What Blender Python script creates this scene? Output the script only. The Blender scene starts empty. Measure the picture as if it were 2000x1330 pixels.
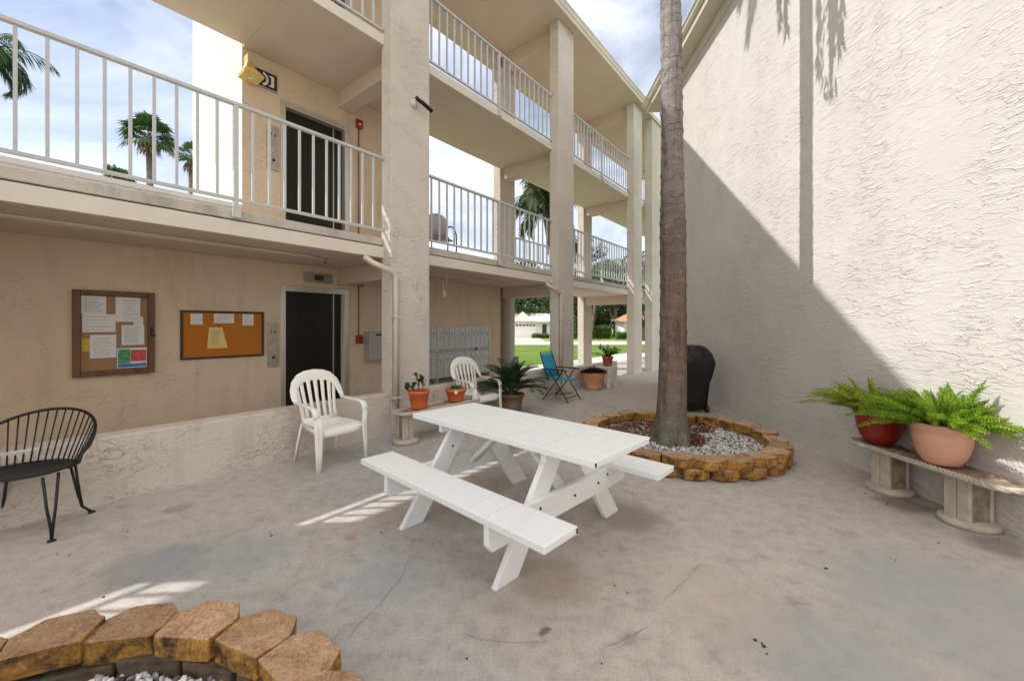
import bpy, bmesh, math, random
from math import sin, cos, pi, radians, sqrt, atan2
from mathutils import Vector, Matrix, Euler
random.seed(7)
R = random.random
def rr(a, b): return a + (b - a) * random.random()
scene = bpy.context.scene
COL = scene.collection
# ------------------------------------------------------------------ frames
FA = radians(51.65)                      # gallery frame: x along the facade, y away from the courtyard
U = Vector((cos(FA), sin(FA), 0)); N = Vector((-sin(FA), cos(FA), 0))
def F(s, d, z=0.0): v = U * s + N * d; return Vector((v.x, v.y, z))
WA = -radians(2.66)                      # right wing frame: y along its wall
# ------------------------------------------------------------------ mesh builder
class MB:
    def __init__(s): s.v = []; s.f = []; s.sm = []
    def add(s, vs, fs, M=None, smooth=False):
        o = len(s.v)
        if M is not None: vs = [M @ Vector(v) for v in vs]
        s.v += [tuple(v) for v in vs]
        s.f += [tuple(o + i for i in f) for f in fs]
        s.sm += [smooth] * len(fs)
        return s
    def box(s, x0, x1, y0, y1, z0, z1, M=None):
        vs = [(x0,y0,z0),(x1,y0,z0),(x1,y1,z0),(x0,y1,z0),(x0,y0,z1),(x1,y0,z1),(x1,y1,z1),(x0,y1,z1)]
        return s.add(vs, [(0,3,2,1),(4,5,6,7),(0,1,5,4),(1,2,6,5),(2,3,7,6),(3,0,4,7)], M)
    def prism(s, pts, z0, z1, M=None):    # pts ccw in xy
        n = len(pts)
        vs = [(x, y, z0) for x, y in pts] + [(x, y, z1) for x, y in pts]
        fs = [tuple(reversed(range(n))), tuple(range(n, 2*n))] + [(i, (i+1) % n, n+(i+1) % n, n+i) for i in range(n)]
        return s.add(vs, fs, M)
    def extrude(s, prof, y0, y1, M=None): # prof in xz, extruded along y
        n = len(prof)
        vs = [(x, y0, z) for x, z in prof] + [(x, y1, z) for x, z in prof]
        fs = [tuple(range(n)), tuple(reversed(range(n, 2*n)))] + [((i+1) % n, i, n+i, n+(i+1) % n) for i in range(n)]
        return s.add(vs, fs, M)
    def tube(s, pts, r, n=8, M=None, caps=True):
        pts = [Vector(p) for p in pts]; m = len(pts)
        rs = r if isinstance(r, (list, tuple)) else [r] * m
        vs = []; t0 = (pts[1] - pts[0]).normalized()
        a = Vector((0, 0, 1)) if abs(t0.z) < 0.9 else Vector((1, 0, 0))
        nx = t0.cross(a).normalized()
        for i, p in enumerate(pts):
            t = (pts[min(i+1, m-1)] - pts[max(i-1, 0)])
            t = t.normalized() if t.length > 1e-9 else t0
            nx = (nx - t * nx.dot(t)); nx = nx.normalized() if nx.length > 1e-6 else t.orthogonal().normalized()
            b = t.cross(nx)
            for k in range(n):
                an = 2*pi*k/n
                vs.append(p + (nx*cos(an) + b*sin(an)) * rs[i])
        fs = [(i*n+k, i*n+(k+1) % n, (i+1)*n+(k+1) % n, (i+1)*n+k) for i in range(m-1) for k in range(n)]
        if caps: fs += [tuple(reversed(range(n))), tuple(range((m-1)*n, m*n))]
        return s.add(vs, fs, M, True)
    def ribbon(s, pts, nrm, w, t, M=None):  # swept flattened bar; nrm = face normals; w widths, t thickness
        pts = [Vector(p) for p in pts]; m = len(pts)
        ws = w if isinstance(w, (list, tuple)) else [w] * m
        vs = []
        for i, p in enumerate(pts):
            tg = (pts[min(i+1, m-1)] - pts[max(i-1, 0)]).normalized()
            nn = Vector(nrm[i] if isinstance(nrm, list) else nrm); nn = (nn - tg * nn.dot(tg)).normalized()
            b = tg.cross(nn)
            W = ws[i] / 2; T = t / 2
            for (c, e) in ((-1, -.5), (-.86, -1), (.86, -1), (1, -.5), (1, .5), (.86, 1), (-.86, 1), (-1, .5)):
                vs.append(p + b * (W * c) + nn * (T * e))
        fs = [(i*8+k, i*8+(k+1) % 8, (i+1)*8+(k+1) % 8, (i+1)*8+k) for i in range(m-1) for k in range(8)]
        fs += [tuple(reversed(range(8))), tuple(range((m-1)*8, m*8))]
        return s.add(vs, fs, M, True)
    def lathe(s, prof, n=24, M=None, c=(0, 0)):  # prof list of (r,z)
        m = len(prof)
        vs = [(c[0] + r*cos(2*pi*k/n), c[1] + r*sin(2*pi*k/n), z) for r, z in prof for k in range(n)]
        fs = [(i*n+k, i*n+(k+1) % n, (i+1)*n+(k+1) % n, (i+1)*n+k) for i in range(m-1) for k in range(n)]
        return s.add(vs, fs, M, True)
    def loft(s, rings, M=None, smooth=True, caps=True):
        n = len(rings[0]); vs = [p for r in rings for p in r]
        fs = [(i*n+k, i*n+(k+1) % n, (i+1)*n+(k+1) % n, (i+1)*n+k) for i in range(len(rings)-1) for k in range(n)]
        if caps: fs += [tuple(reversed(range(n))), tuple(range((len(rings)-1)*n, len(rings)*n))]
        return s.add(vs, fs, M, smooth)
    def mesh(s, name):
        me = bpy.data.meshes.new(name); me.from_pydata(s.v, [], s.f)
        me.polygons.foreach_set('use_smooth', s.sm); me.update(); return me
def link(o, parent=None):
    COL.objects.link(o)
    if parent is not None: o.parent = parent
    return o
def obj(name, mb, m, parent=None, bevel=0, label=None, fixn=False, seg=2, auto=True):
    me = mb if isinstance(mb, bpy.types.Mesh) else mb.mesh(name)
    if fixn:
        bm = bmesh.new(); bm.from_mesh(me); bmesh.ops.recalc_face_normals(bm, faces=bm.faces); bm.to_mesh(me); bm.free()
    o = bpy.data.objects.new(name, me)
    if m is not None and not me.materials: me.materials.append(m)
    if bevel:
        b = o.modifiers.new('bevel', 'BEVEL'); b.width = bevel; b.segments = seg; b.limit_method = 'ANGLE'; b.angle_limit = radians(40)
    if label: o['label'] = label
    return link(o, parent)
def thing(name, label, cat, loc=(0,0,0), rz=0.0, group=None):
    o = bpy.data.objects.new(name, None); o.empty_display_size = .1
    o.location = loc; o.rotation_euler = (0, 0, rz); o['label'] = label; o['category'] = cat
    if group: o['group'] = group
    return link(o)
def tag(o, label, cat, group=None):
    o['label'] = label; o['category'] = cat
    if group: o['group'] = group
    return o
def struct(name, mb, m, kind='structure', **k):
    o = obj(name, mb, m, **k); o['kind'] = kind; return o
def kids(o): return [c for c in bpy.data.objects if c.parent == o]
def dup(root, loc, rz, label, group=None):
    def cp(o, par):
        c = o.copy(); COL.objects.link(c); c.parent = par
        for ch in kids(o): cp(ch, c)
        return c
    r = cp(root, None); r.location = loc; r.rotation_euler = (0, 0, rz); r['label'] = label
    if group: r['group'] = group
    return r
# ------------------------------------------------------------------ materials
class NT:
    def __init__(s, name):
        s.m = bpy.data.materials.new(name); s.m.use_nodes = True; s.t = s.m.node_tree; s.n = s.t.nodes; s.l = s.t.links
        s.b = s.n['Principled BSDF']; s.tc = s.n.new('ShaderNodeTexCoord')
    def new(s, ty, **kw):
        n = s.n.new(ty)
        for k, v in kw.items():
            if k in n.inputs: n.inputs[k].default_value = v
            else: setattr(n, k, v)
        return n
    def lk(s, a, b): s.l.new(a, b)
    def coord(s, scale=(1,1,1), rot=(0,0,0), src='Object'):
        mp = s.new('ShaderNodeMapping'); mp.inputs['Scale'].default_value = scale; mp.inputs['Rotation'].default_value = rot
        s.lk(s.tc.outputs[src], mp.inputs['Vector']); return mp.outputs['Vector']
    def noise(s, vec, scale, detail=4, rough=.55, dist=0.):
        n = s.new('ShaderNodeTexNoise'); n.inputs['Scale'].default_value = scale; n.inputs['Detail'].default_value = detail
        n.inputs['Roughness'].default_value = rough; n.inputs['Distortion'].default_value = dist
        s.lk(vec, n.inputs['Vector']); return n.outputs['Fac']
    def ramp(s, fac, stops, interp='LINEAR'):
        r = s.new('ShaderNodeValToRGB'); cr = r.color_ramp; cr.interpolation = interp
        while len(cr.elements) < len(stops): cr.elements.new(.5)
        for e, (p, c) in zip(cr.elements, stops):
            e.position = p; e.color = (c, c, c, 1) if isinstance(c, (int, float)) else tuple(c) + (1,)
        s.lk(fac, r.inputs['Fac']); return r.outputs['Color']
    def mix(s, fac, a, b, mode='MIX'):
        m = s.new('ShaderNodeMix', data_type='RGBA', blend_type=mode)
        for sock, v in ((m.inputs[0], fac), (m.inputs[6], a), (m.inputs[7], b)):
            if isinstance(v, (int, float)): sock.default_value = v
            elif isinstance(v, tuple): sock.default_value = v + (1,)
            else: s.lk(v, sock)
        return m.outputs[2]
    def math(s, op, a, b=0.):
        m = s.new('ShaderNodeMath', operation=op)
        for i, v in enumerate((a, b)):
            if isinstance(v, (int, float)): m.inputs[i].default_value = v
            else: s.lk(v, m.inputs[i])
        return m.outputs[0]
    def bump(s, h, dist=.01, strength=1., prev=None):
        b = s.new('ShaderNodeBump'); b.inputs['Distance'].default_value = dist; b.inputs['Strength'].default_value = strength
        s.lk(h, b.inputs['Height'])
        if prev: s.lk(prev, b.inputs['Normal'])
        return b.outputs['Normal']
    def out(s, col=None, nrm=None, rough=.6, metal=0., spec=.5):
        if col is not None:
            if isinstance(col, tuple): s.b.inputs['Base Color'].default_value = col + (1,)
            else: s.lk(col, s.b.inputs['Base Color'])
        if nrm is not None: s.lk(nrm, s.b.inputs['Normal'])
        if isinstance(rough, (int, float)): s.b.inputs['Roughness'].default_value = rough
        else: s.lk(rough, s.b.inputs['Roughness'])
        s.b.inputs['Metallic'].default_value = metal; s.b.inputs['Specular IOR Level'].default_value = spec
        return s.m
def simple(name, c, rough=.5, metal=0., var=.12, sc=9., bump=.0, bsc=60., spec=.5, c2=None, rot=None, scl=(1,1,1)):
    t = NT(name); v = t.coord(scl)
    n = t.noise(v, sc, 5)
    lo = tuple(x*(1-var) for x in c); hi = tuple(min(1, x*(1+var)) for x in (c2 or c))
    col = t.ramp(n, [(.3, lo), (.7, hi)])
    nr = t.bump(t.noise(v, bsc, 3), bump) if bump else None
    return t.out(col, nr, rough, metal, spec)
def stucco(name, c, amt=1., sc=1., warm=None, dirt=.0, edge_tint=.13):
    t = NT(name); v = t.coord((1, 1, 1.0))
    # trowel ridges: thin crescents at the edge of stretched plateaus
    w = t.new('ShaderNodeMapping'); w.inputs['Scale'].default_value = (1, .50, 1.75); w.inputs['Rotation'].default_value = (radians(14), 0, 0)
    t.lk(t.tc.outputs['Object'], w.inputs['Vector']); wv = w.outputs['Vector']
    n1 = t.noise(wv, 6.2*sc, 2.6, .52, .5); n2 = t.noise(wv, 13*sc, 2.4, .5, .7); n3 = t.noise(v, 1.1, 3)
    a = t.ramp(n1, [(.44, 0.), (.525, .10), (.55, 1.), (.60, .65), (.8, .5)])
    b = t.ramp(n2, [(.50, 0.), (.57, .8), (.64, .5)])
    mask = t.math('MULTIPLY', t.ramp(n3, [(.36, .18), (.62, 1.)]), t.ramp(t.noise(v, 3.3, 3), [(.40, .25), (.58, 1.)]))
    h = t.math('MULTIPLY', t.math('ADD', a, t.math('MULTIPLY', b, .55)), mask)
    fine = t.noise(v, 130, 3)
    nr = t.bump(h, .0075*amt, .85); nr = t.bump(fine, .0012*amt, 1., nr)
    fine_ridge = t.math('MULTIPLY', t.ramp(n1, [(.525, 0.), (.545, 1.), (.565, 0.)]), mask)
    lo = tuple(x*.93 for x in c); hi = tuple(min(1, x*1.05) for x in c)
    col = t.ramp(t.noise(v, .9, 6, .6), [(.35, lo), (.65, hi)])
    col = t.mix(t.math('MULTIPLY', fine_ridge, edge_tint), col, (c[0]*.62, c[1]*.58, c[2]*.52))   # darker tint along the trowel edges
    if warm: col = t.mix(t.ramp(t.noise(v, .55, 3), [(.42, 0.), (.6, .55)]), col, warm)
    if dirt:
        dv = t.coord((3.2, 3.2, .5)); dm = t.ramp(t.noise(dv, 1.6, 6, .65), [(.50, 0.), (.70, dirt)])
        col = t.mix(dm, col, (c[0]*.55, c[1]*.56, c[2]*.56))
    return t.out(col, nr, .92, 0, .25)
M = {}
M['stucco_wall'] = stucco('stucco_wall', (.572, .55, .515), 1.45, 1.45, warm=(.575, .54, .50), dirt=.10, edge_tint=.05)
M['stucco_pillar'] = stucco('stucco_pillar', (.60, .54, .475), 1.9, 1.2)
M['stucco_rear'] = stucco('stucco_rear', (.70, .545, .40), 1.1, 1.0, warm=(.64, .53, .42), dirt=.28)
M['stucco_low'] = stucco('stucco_low', (.60, .535, .465), 2.0, 1.15, dirt=.4)
M['stucco_bright'] = stucco('stucco_bright', (.74, .73, .71), 1.0, 1.2)
M['soffit'] = simple('painted_soffit', (.62, .50, .425), .8, var=.05, sc=1.5, bump=.0008, bsc=40)
M['kerb'] = stucco('weathered_kerb', (.52, .47, .40), .8, 1.6, dirt=.7)
M['fascia'] = simple('painted_board', (.66, .60, .51), .55, var=.05, sc=3, bump=.0006, bsc=25)
M['trim'] = simple('painted_trim', (.62, .55, .45), .45, var=.06, sc=4)
M['gutter'] = simple('gutter_paint', (.60, .52, .40), .42, var=.08, sc=2)
M['gutter_pale'] = simple('gutter_pale_paint', (.66, .63, .56), .4, var=.06, sc=2)
M['rail'] = simple('white_rail_paint', (.50, .50, .50), .4, var=.06, sc=12)
M['darkgap'] = simple('dark_gap', (.05, .045, .04), .9)
M['steel'] = simple('brushed_steel', (.62, .59, .55), .3, .65, var=.12, sc=6, bump=.0004, bsc=200, scl=(1,1,.1))
M['steel2'] = simple('worn_steel_panel', (.42, .39, .33), .4, .8, var=.2, sc=20)
M['grey_metal'] = simple('grey_enamel', (.42, .42, .42), .45, .2, var=.06, sc=8)
M['mailbox'] = simple('aluminium_mailbox', (.60, .60, .60), .4, .3, var=.07, sc=6)
M['mailtrim'] = simple('aluminium_trim', (.62, .61, .58), .35, .6)
M['door'] = simple('elevator_door_brown', (.013, .010, .0085), .35, 0, var=.5, sc=7, scl=(6,6,.5), spec=.4)
M['black'] = simple('black_metal', (.012, .012, .013), .38, .3, var=.2)
M['blackplast'] = simple('black_plastic', (.02, .02, .021), .5)
M['red'] = simple('red_enamel', (.32, .025, .02), .35)
M['yellow'] = simple('yellowed_plastic', (.70, .50, .16), .45, var=.15, sc=20)
M['signblack'] = simple('sign_black', (.03, .015, .014), .4)
M['signwhite'] = simple('sign_white', (.75, .72, .70), .5)
M['copper_cond'] = simple('brown_conduit', (.25, .15, .09), .5)
M['plastic'] = simple('white_plastic', (.80, .78, .74), .33, var=.03, sc=5, spec=.5)
M['dingy_plastic'] = simple('dingy_white_plastic', (.70, .68, .62), .4, var=.06)
M['terracotta'] = simple('terracotta', (.60, .135, .035), .55, var=.12, sc=8, bump=.0006)
M['terracotta_tan'] = simple('tan_terracotta', (.56, .27, .12), .6, var=.15, sc=5, bump=.0006)
M['terracotta_old'] = simple('old_terracotta', (.36, .10, .05), .6, var=.2, sc=7, bump=.0006)
M['brownpot'] = simple('brown_pot', (.17, .105, .07), .5, var=.2, sc=6)
M['redpot'] = simple('red_glazed_pot', (.24, .016, .008), .28, var=.2, sc=4)
M['pinkpot'] = simple('pink_plastic_pot', (.66, .34, .235), .42, var=.06, sc=3)
M['soil'] = simple('potting_soil', (.035, .022, .014), .95, var=.5, sc=60, bump=.01, bsc=70)
M['blue'] = simple('blue_sling_fabric', (.015, .27, .42), .7, var=.08, sc=30, bump=.0006, bsc=400)
M['rope'] = simple('cast_rope_concrete', (.46, .41, .34), .9, var=.22, sc=12, bump=.002, bsc=60)
M['benchtop'] = simple('aged_bench_top', (.20, .10, .065), .8, var=.6, sc=8, bump=.001, c2=(.34, .25, .2))
M['cast'] = simple('cast_concrete', (.44, .385, .31), .9, var=.2, sc=9, bump=.0015, bsc=70)
M['cast_dark'] = simple('cast_concrete_panel', (.25, .20, .135), .9, var=.45, sc=14, bump=.002, bsc=60)
M['cover'] = simple('black_vinyl_cover', (.014, .014, .015), .38, var=.3, sc=4, bump=.05, bsc=4.5, spec=.4)
M['cork'] = simple('cork_board', (.36, .21, .115), .9, var=.12, sc=90, bump=.0008, bsc=200)
M['corkorange'] = simple('orange_cork', (.46, .155, .012), .85, var=.08, sc=60)
M['oak'] = simple('stained_wood_frame', (.13, .052, .018), .45, var=.35, sc=9, scl=(1,1,.15))
M['paper'] = simple('paper_white', (.72, .71, .70), .8, var=.03)
M['paper_y'] = simple('paper_yellow', (.72, .58, .22), .8, var=.04)
M['ink'] = simple('print_ink', (.30, .30, .32), .8)
M['inkred'] = simple('print_ink_red', (.40, .06, .05), .8)
M['greenp'] = simple('print_green', (.05, .25, .12), .35, var=.5, sc=25)
M['redp'] = simple('print_red', (.55, .05, .04), .35, var=.4, sc=30)
M['bluep'] = simple('print_blue', (.04, .15, .40), .35, var=.4, sc=30)
M['yellowp'] = simple('print_yellow', (.60, .42, .04), .6, var=.2, sc=30)
M['housewhite'] = simple('white_house_paint', (.72, .72, .70), .7, var=.04)
M['roofwhite'] = simple('white_roof', (.80, .79, .76), .7, var=.06)
M['rooforange'] = simple('orange_tile_roof', (.55, .22, .11), .8, var=.2, sc=3)
M['dark'] = simple('dark_opening', (.03, .035, .045), .4)
M['asphalt'] = simple('asphalt', (.06, .06, .06), .9)
M['sidewalk'] = simple('sidewalk_concrete', (.55, .51, .44), .9, var=.08, sc=1)
M['mulch'] = simple('red_mulch', (.115, .038, .02), .9, var=.6, sc=30)
M['bark_bg'] = simple('tree_bark', (.16, .12, .09), .9, var=.3, sc=4)
M['crack'] = simple('crack_fill', (.20, .175, .15), .95)
M['speck'] = simple('dry_leaf_bit', (.05, .032, .02), .9)
def white_paint():
    t = NT('white_painted_timber'); v = t.coord((1, 1, 1)); gv = t.coord((1.2, 26, 26))
    g = t.noise(gv, 2.2, 5, .6, .4); n = t.noise(v, 3, 5)
    col = t.mix(t.ramp(g, [(.54, 0.), (.62, .14), (.78, .35)]), (.82, .83, .85), (.60, .59, .57))
    col = t.mix(t.ramp(n, [(.55, 0.), (.8, .3)]), col, (.68, .66, .63))
    return t.out(col, t.bump(g, .0012), .5)
M['timber'] = white_paint()
def concrete():
    t = NT('patio_concrete'); v = t.coord()
    big = t.noise(v, .55, 8, .62, .6); mid = t.noise(v, 1.9, 8, .65, .9); fine = t.noise(v, 9, 9, .7); grit = t.noise(v, 90, 4, .7)
    col = t.ramp(big, [(.30, (.36, .345, .33)), (.43, (.45, .405, .36)), (.56, (.47, .405, .345)), (.70, (.37, .37, .37))])
    c2 = t.ramp(mid, [(.33, (.32, .31, .30)), (.47, (.45, .405, .365)), (.60, (.49, .435, .385)), (.76, (.40, .39, .38))])
    col = t.mix(.55, col, c2)
    blue = t.ramp(t.noise(t.coord((1, 1, 1), (0, 0, 1)), .33, 7, .62, .6), [(.49, 0.), (.60, .62)])
    col = t.mix(blue, col, (.345, .355, .365))
    st = t.ramp(t.noise(t.coord((.9, 1.3, 1), (0, 0, .4)), 1.3, 9, .72, 1.6), [(.60, 0.), (.72, .55)])
    col = t.mix(st, col, (.215, .175, .14))
    f = t.ramp(fine, [(.34, .80), (.50, 1.), (.66, 1.10)]); col = t.mix(1., col, f, 'MULTIPLY')
    g = t.ramp(grit, [(.3, .78), (.62, 1.10)]); col = t.mix(1., col, g, 'MULTIPLY')
    sc1 = t.noise(t.coord((1, 3.2, 1), (0, 0, .9)), 3.1, 10, .74, 1.2); col = t.mix(t.ramp(sc1, [(.54, 0.), (.575, .20), (.66, .06)]), col, (.58, .53, .48))
    sc2 = t.noise(t.coord((2.6, 1, 1), (0, 0, -.5)), 4.3, 10, .76, 1.4); col = t.mix(t.ramp(sc2, [(.57, 0.), (.61, .22), (.70, .1)]), col, (.225, .20, .185))
    vo = t.new('ShaderNodeTexVoronoi', feature='F1'); vo.inputs['Scale'].default_value = 11; t.lk(v, vo.inputs['Vector'])
    sp = t.ramp(vo.outputs['Distance'], [(.035, .75), (.06, 0.)])
    msk = t.ramp(t.noise(v, 2.7, 2), [(.62, 0.), (.66, 1.)]); col = t.mix(t.math('MULTIPLY', sp, msk), col, (.10, .08, .065))
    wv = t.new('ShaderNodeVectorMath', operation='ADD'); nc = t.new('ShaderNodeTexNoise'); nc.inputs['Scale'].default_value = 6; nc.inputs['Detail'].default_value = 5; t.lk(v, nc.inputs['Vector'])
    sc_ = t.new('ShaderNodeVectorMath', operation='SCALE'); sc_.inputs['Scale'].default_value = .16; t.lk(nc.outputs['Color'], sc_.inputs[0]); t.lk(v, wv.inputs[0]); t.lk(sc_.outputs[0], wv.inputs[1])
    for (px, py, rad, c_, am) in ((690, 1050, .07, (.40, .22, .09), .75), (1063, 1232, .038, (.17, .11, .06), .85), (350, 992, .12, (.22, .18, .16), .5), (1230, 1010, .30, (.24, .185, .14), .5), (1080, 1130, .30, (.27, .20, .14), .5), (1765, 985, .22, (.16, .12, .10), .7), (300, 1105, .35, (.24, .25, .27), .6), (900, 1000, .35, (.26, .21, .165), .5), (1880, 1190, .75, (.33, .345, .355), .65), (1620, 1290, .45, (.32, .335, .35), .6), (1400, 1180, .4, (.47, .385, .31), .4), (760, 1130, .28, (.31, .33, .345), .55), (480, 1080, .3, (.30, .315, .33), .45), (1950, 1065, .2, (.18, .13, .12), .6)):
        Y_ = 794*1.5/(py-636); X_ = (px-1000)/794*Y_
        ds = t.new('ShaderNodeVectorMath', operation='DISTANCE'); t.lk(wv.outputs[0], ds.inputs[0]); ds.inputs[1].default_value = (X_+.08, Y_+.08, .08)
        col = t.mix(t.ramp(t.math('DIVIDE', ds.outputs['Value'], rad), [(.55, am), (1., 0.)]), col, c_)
    nr = t.bump(fine, .003); nr = t.bump(grit, .0012, 1., nr)
    ro = t.ramp(mid, [(.3, .62), (.7, .85)])
    return t.out(col, nr, ro, 0, .35)
M['concrete'] = concrete()
def blockmat():
    t = NT('retaining_block'); v = t.coord()
    oi = t.new('ShaderNodeObjectInfo'); va = t.new('ShaderNodeVectorMath', operation='ADD'); t.lk(v, va.inputs[0])
    cb = t.new('ShaderNodeCombineXYZ'); t.lk(t.math('MULTIPLY', oi.outputs['Random'], 37.), cb.inputs[0]); t.lk(cb.outputs[0], va.inputs[1]); v = va.outputs[0]
    n = t.noise(v, 9, 7, .7, .5); g = t.noise(v, 70, 5, .7)
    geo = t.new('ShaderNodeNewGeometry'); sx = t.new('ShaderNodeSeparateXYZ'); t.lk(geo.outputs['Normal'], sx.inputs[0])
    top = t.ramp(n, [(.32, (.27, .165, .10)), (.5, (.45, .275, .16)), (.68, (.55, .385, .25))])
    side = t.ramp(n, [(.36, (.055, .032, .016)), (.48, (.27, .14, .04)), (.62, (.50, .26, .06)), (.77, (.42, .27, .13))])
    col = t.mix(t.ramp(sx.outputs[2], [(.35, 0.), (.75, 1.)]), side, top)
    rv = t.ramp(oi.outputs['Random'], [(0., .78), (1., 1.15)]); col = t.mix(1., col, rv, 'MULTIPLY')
    col = t.mix(1., col, t.ramp(g, [(.34, .6), (.6, 1.15)]), 'MULTIPLY')
    nr = t.bump(n, .012); nr = t.bump(g, .004, 1., nr)
    return t.out(col, nr, .9, 0, .3)
M['block'] = blockmat(); M['block_dark'] = simple('dark_block', (.075, .055, .035), .95, var=.6, sc=14, bump=.006, bsc=40)  # darker block tone for the lower course of the near ring
def palmbark():
    t = NT('palm_bark'); sx = t.new('ShaderNodeSeparateXYZ'); t.lk(t.tc.outputs['Object'], sx.inputs[0])
    v = t.coord((1, 1, 1)); z = sx.outputs[2]
    hn = t.noise(v, 5, 6, .65)
    fac = t.math('DIVIDE', t.math('ADD', z, t.math('MULTIPLY', t.math('SUBTRACT', hn, .5), 1.6)), 6.)
    base = t.ramp(fac, [(.02, (.17, .165, .12)), (.10, (.20, .165, .13)), (.16, (.19, .135, .10)), (.42, (.165, .122, .10)), (.58, (.24, .205, .19)), (.8, (.31, .28, .27))])
    stv = t.coord((8, 8, .7)); st = t.noise(stv, 1.6, 8, .72, .4); base = t.mix(t.ramp(st, [(.50, 0.), (.62, .6)]), base, (.075, .05, .042)); base = t.mix(t.ramp(t.noise(v, 6, 6, .7), [(.55, 0.), (.68, .5)]), base, (.33, .27, .235))
    lich = t.ramp(t.noise(v, 18, 5, .7), [(.56, 0.), (.64, .7)]); lm = t.ramp(z, [(.25, 1.), (.60, 0.)])
    base = t.mix(t.math('MULTIPLY', lich, lm), base, (.17, .24, .14))
    g = t.noise(v, 45, 5, .7); base = t.mix(1., base, t.ramp(g, [(.3, .72), (.65, 1.12)]), 'MULTIPLY')
    wob = t.noise(t.coord((1.6, 1.6, 2.4)), 1.7, 4, .6); ang = t.math('ADD', t.math('MULTIPLY', z, 8.), t.math('MULTIPLY', wob, 3.4))
    fr_ = t.math('FRACT', ang); sc_ = t.ramp(fr_, [(0., 1.), (.06, .15), (.14, 0.), (.93, 0.), (1., 1.)]); hi = t.ramp(fac, [(.26, .25), (.42, 1.)])
    brk = t.ramp(t.noise(v, 4, 3), [(.38, .1), (.55, 1.)]); sc_ = t.math('MULTIPLY', t.math('MULTIPLY', sc_, hi), brk)
    base = t.mix(t.math('MULTIPLY', sc_, .62), base, (.075, .055, .05))
    nr = t.bump(st, .008); nr = t.bump(g, .004, 1., nr); nr = t.bump(t.math('SUBTRACT', fr_, sc_), .010, .8, nr)
    return t.out(base, nr, .9, 0, .2)
M['palmbark'] = palmbark()
def leafmat(name, lo, hi, trans=.3, rough=.5, sc=3.):
    t = NT(name); geo = t.new('ShaderNodeNewGeometry'); v = t.coord()
    n = t.noise(v, sc, 4)
    rn = t.math('ADD', t.math('MULTIPLY', geo.outputs['Random Per Island'], .55), t.math('MULTIPLY', n, .5))
    col = t.ramp(rn, [(.25, lo), (.8, hi)])
    t.out(col, None, rough, 0, .4)
    tr = t.new('ShaderNodeBsdfTranslucent'); t.lk(col, tr.inputs['Color'])
    mx = t.new('ShaderNodeMixShader'); mx.inputs[0].default_value = trans
    t.lk(t.b.outputs[0], mx.inputs[1]); t.lk(tr.outputs[0], mx.inputs[2])
    t.lk(mx.outputs[0], t.n['Material Output'].inputs['Surface']); return t.m
M['leaf_tree'] = leafmat('tree_leaves', (.018, .045, .012), (.10, .17, .04))
M['leaf_tree_dark'] = leafmat('dark_tree_leaves', (.008, .024, .010), (.045, .09, .03))
M['leaf_pine'] = leafmat('pine_needles', (.015, .035, .018), (.06, .10, .04))
M['leaf_palm'] = leafmat('palm_leaves', (.025, .055, .018), (.10, .17, .05), .3)
M['leaf_sago'] = leafmat('cycad_leaves', (.012, .028, .012), (.06, .095, .05), .15, .35)
M['leaf_fern'] = leafmat('fern_leaves', (.20, .30, .015), (.62, .70, .09), .5, .5, 9)
M['leaf_fern2'] = leafmat('fern_leaves_deep', (.13, .27, .015), (.52, .68, .08), .5, .5, 9)
M['leaf_jade'] = leafmat('jade_leaves', (.03, .07, .02), (.10, .16, .06), .12, .35)
M['leaf_cact'] = leafmat('cactus_green', (.03, .08, .03), (.09, .16, .06), .05)
M['leaf_purple'] = leafmat('purple_leaves', (.03, .008, .010), (.10, .03, .03), .15)
M['straw'] = leafmat('dry_frond', (.20, .13, .06), (.42, .32, .20), .2)
M['hedge'] = leafmat('hedge_leaves', (.04, .10, .02), (.14, .24, .05))
M['pebble'] = simple('white_pebble', (.70, .69, .68), .6, var=.1, sc=12)
M['pebble_grey'] = simple('grey_pebble', (.34, .33, .32), .7, var=.3, sc=12)
def pebblemat():
    t = NT('white_gravel'); geo = t.new('ShaderNodeNewGeometry')
    col = t.ramp(geo.outputs['Random Per Island'], [(0., (.07, .06, .055)), (.22, (.22, .205, .20)), (.45, (.50, .49, .49)), (1., (.78, .78, .79))])
    return t.out(col, None, .65)
M['gravel'] = pebblemat()
def chipmat():
    t = NT('bark_mulch'); geo = t.new('ShaderNodeNewGeometry')
    col = t.ramp(geo.outputs['Random Per Island'], [(0., (.05, .018, .01)), (.6, (.17, .055, .028)), (1., (.30, .14, .08))])
    return t.out(col, None, .9)
M['chips'] = chipmat()
def lawnmat():
    t = NT('lawn_grass'); v = t.coord()
    col = t.ramp(t.noise(v, .35, 6, .6), [(.3, (.09, .158, .022)), (.7, (.155, .255, .038))])
    col = t.mix(1., col, t.ramp(t.noise(t.coord((1, 1, 1)), 14, 5, .8), [(.3, .6), (.7, 1.25)]), 'MULTIPLY')
    return t.out(col, t.bump(t.noise(v, 40, 4), .03), .9, 0, .2)
M['lawn'] = lawnmat()
def farlawn():
    t = NT('dry_lawn'); v = t.coord()
    return t.out(t.ramp(t.noise(v, .3, 6), [(.3, (.16, .24, .04)), (.7, (.30, .32, .10))]), None, .9, 0, .2)
M['drylawn'] = farlawn()
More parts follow.
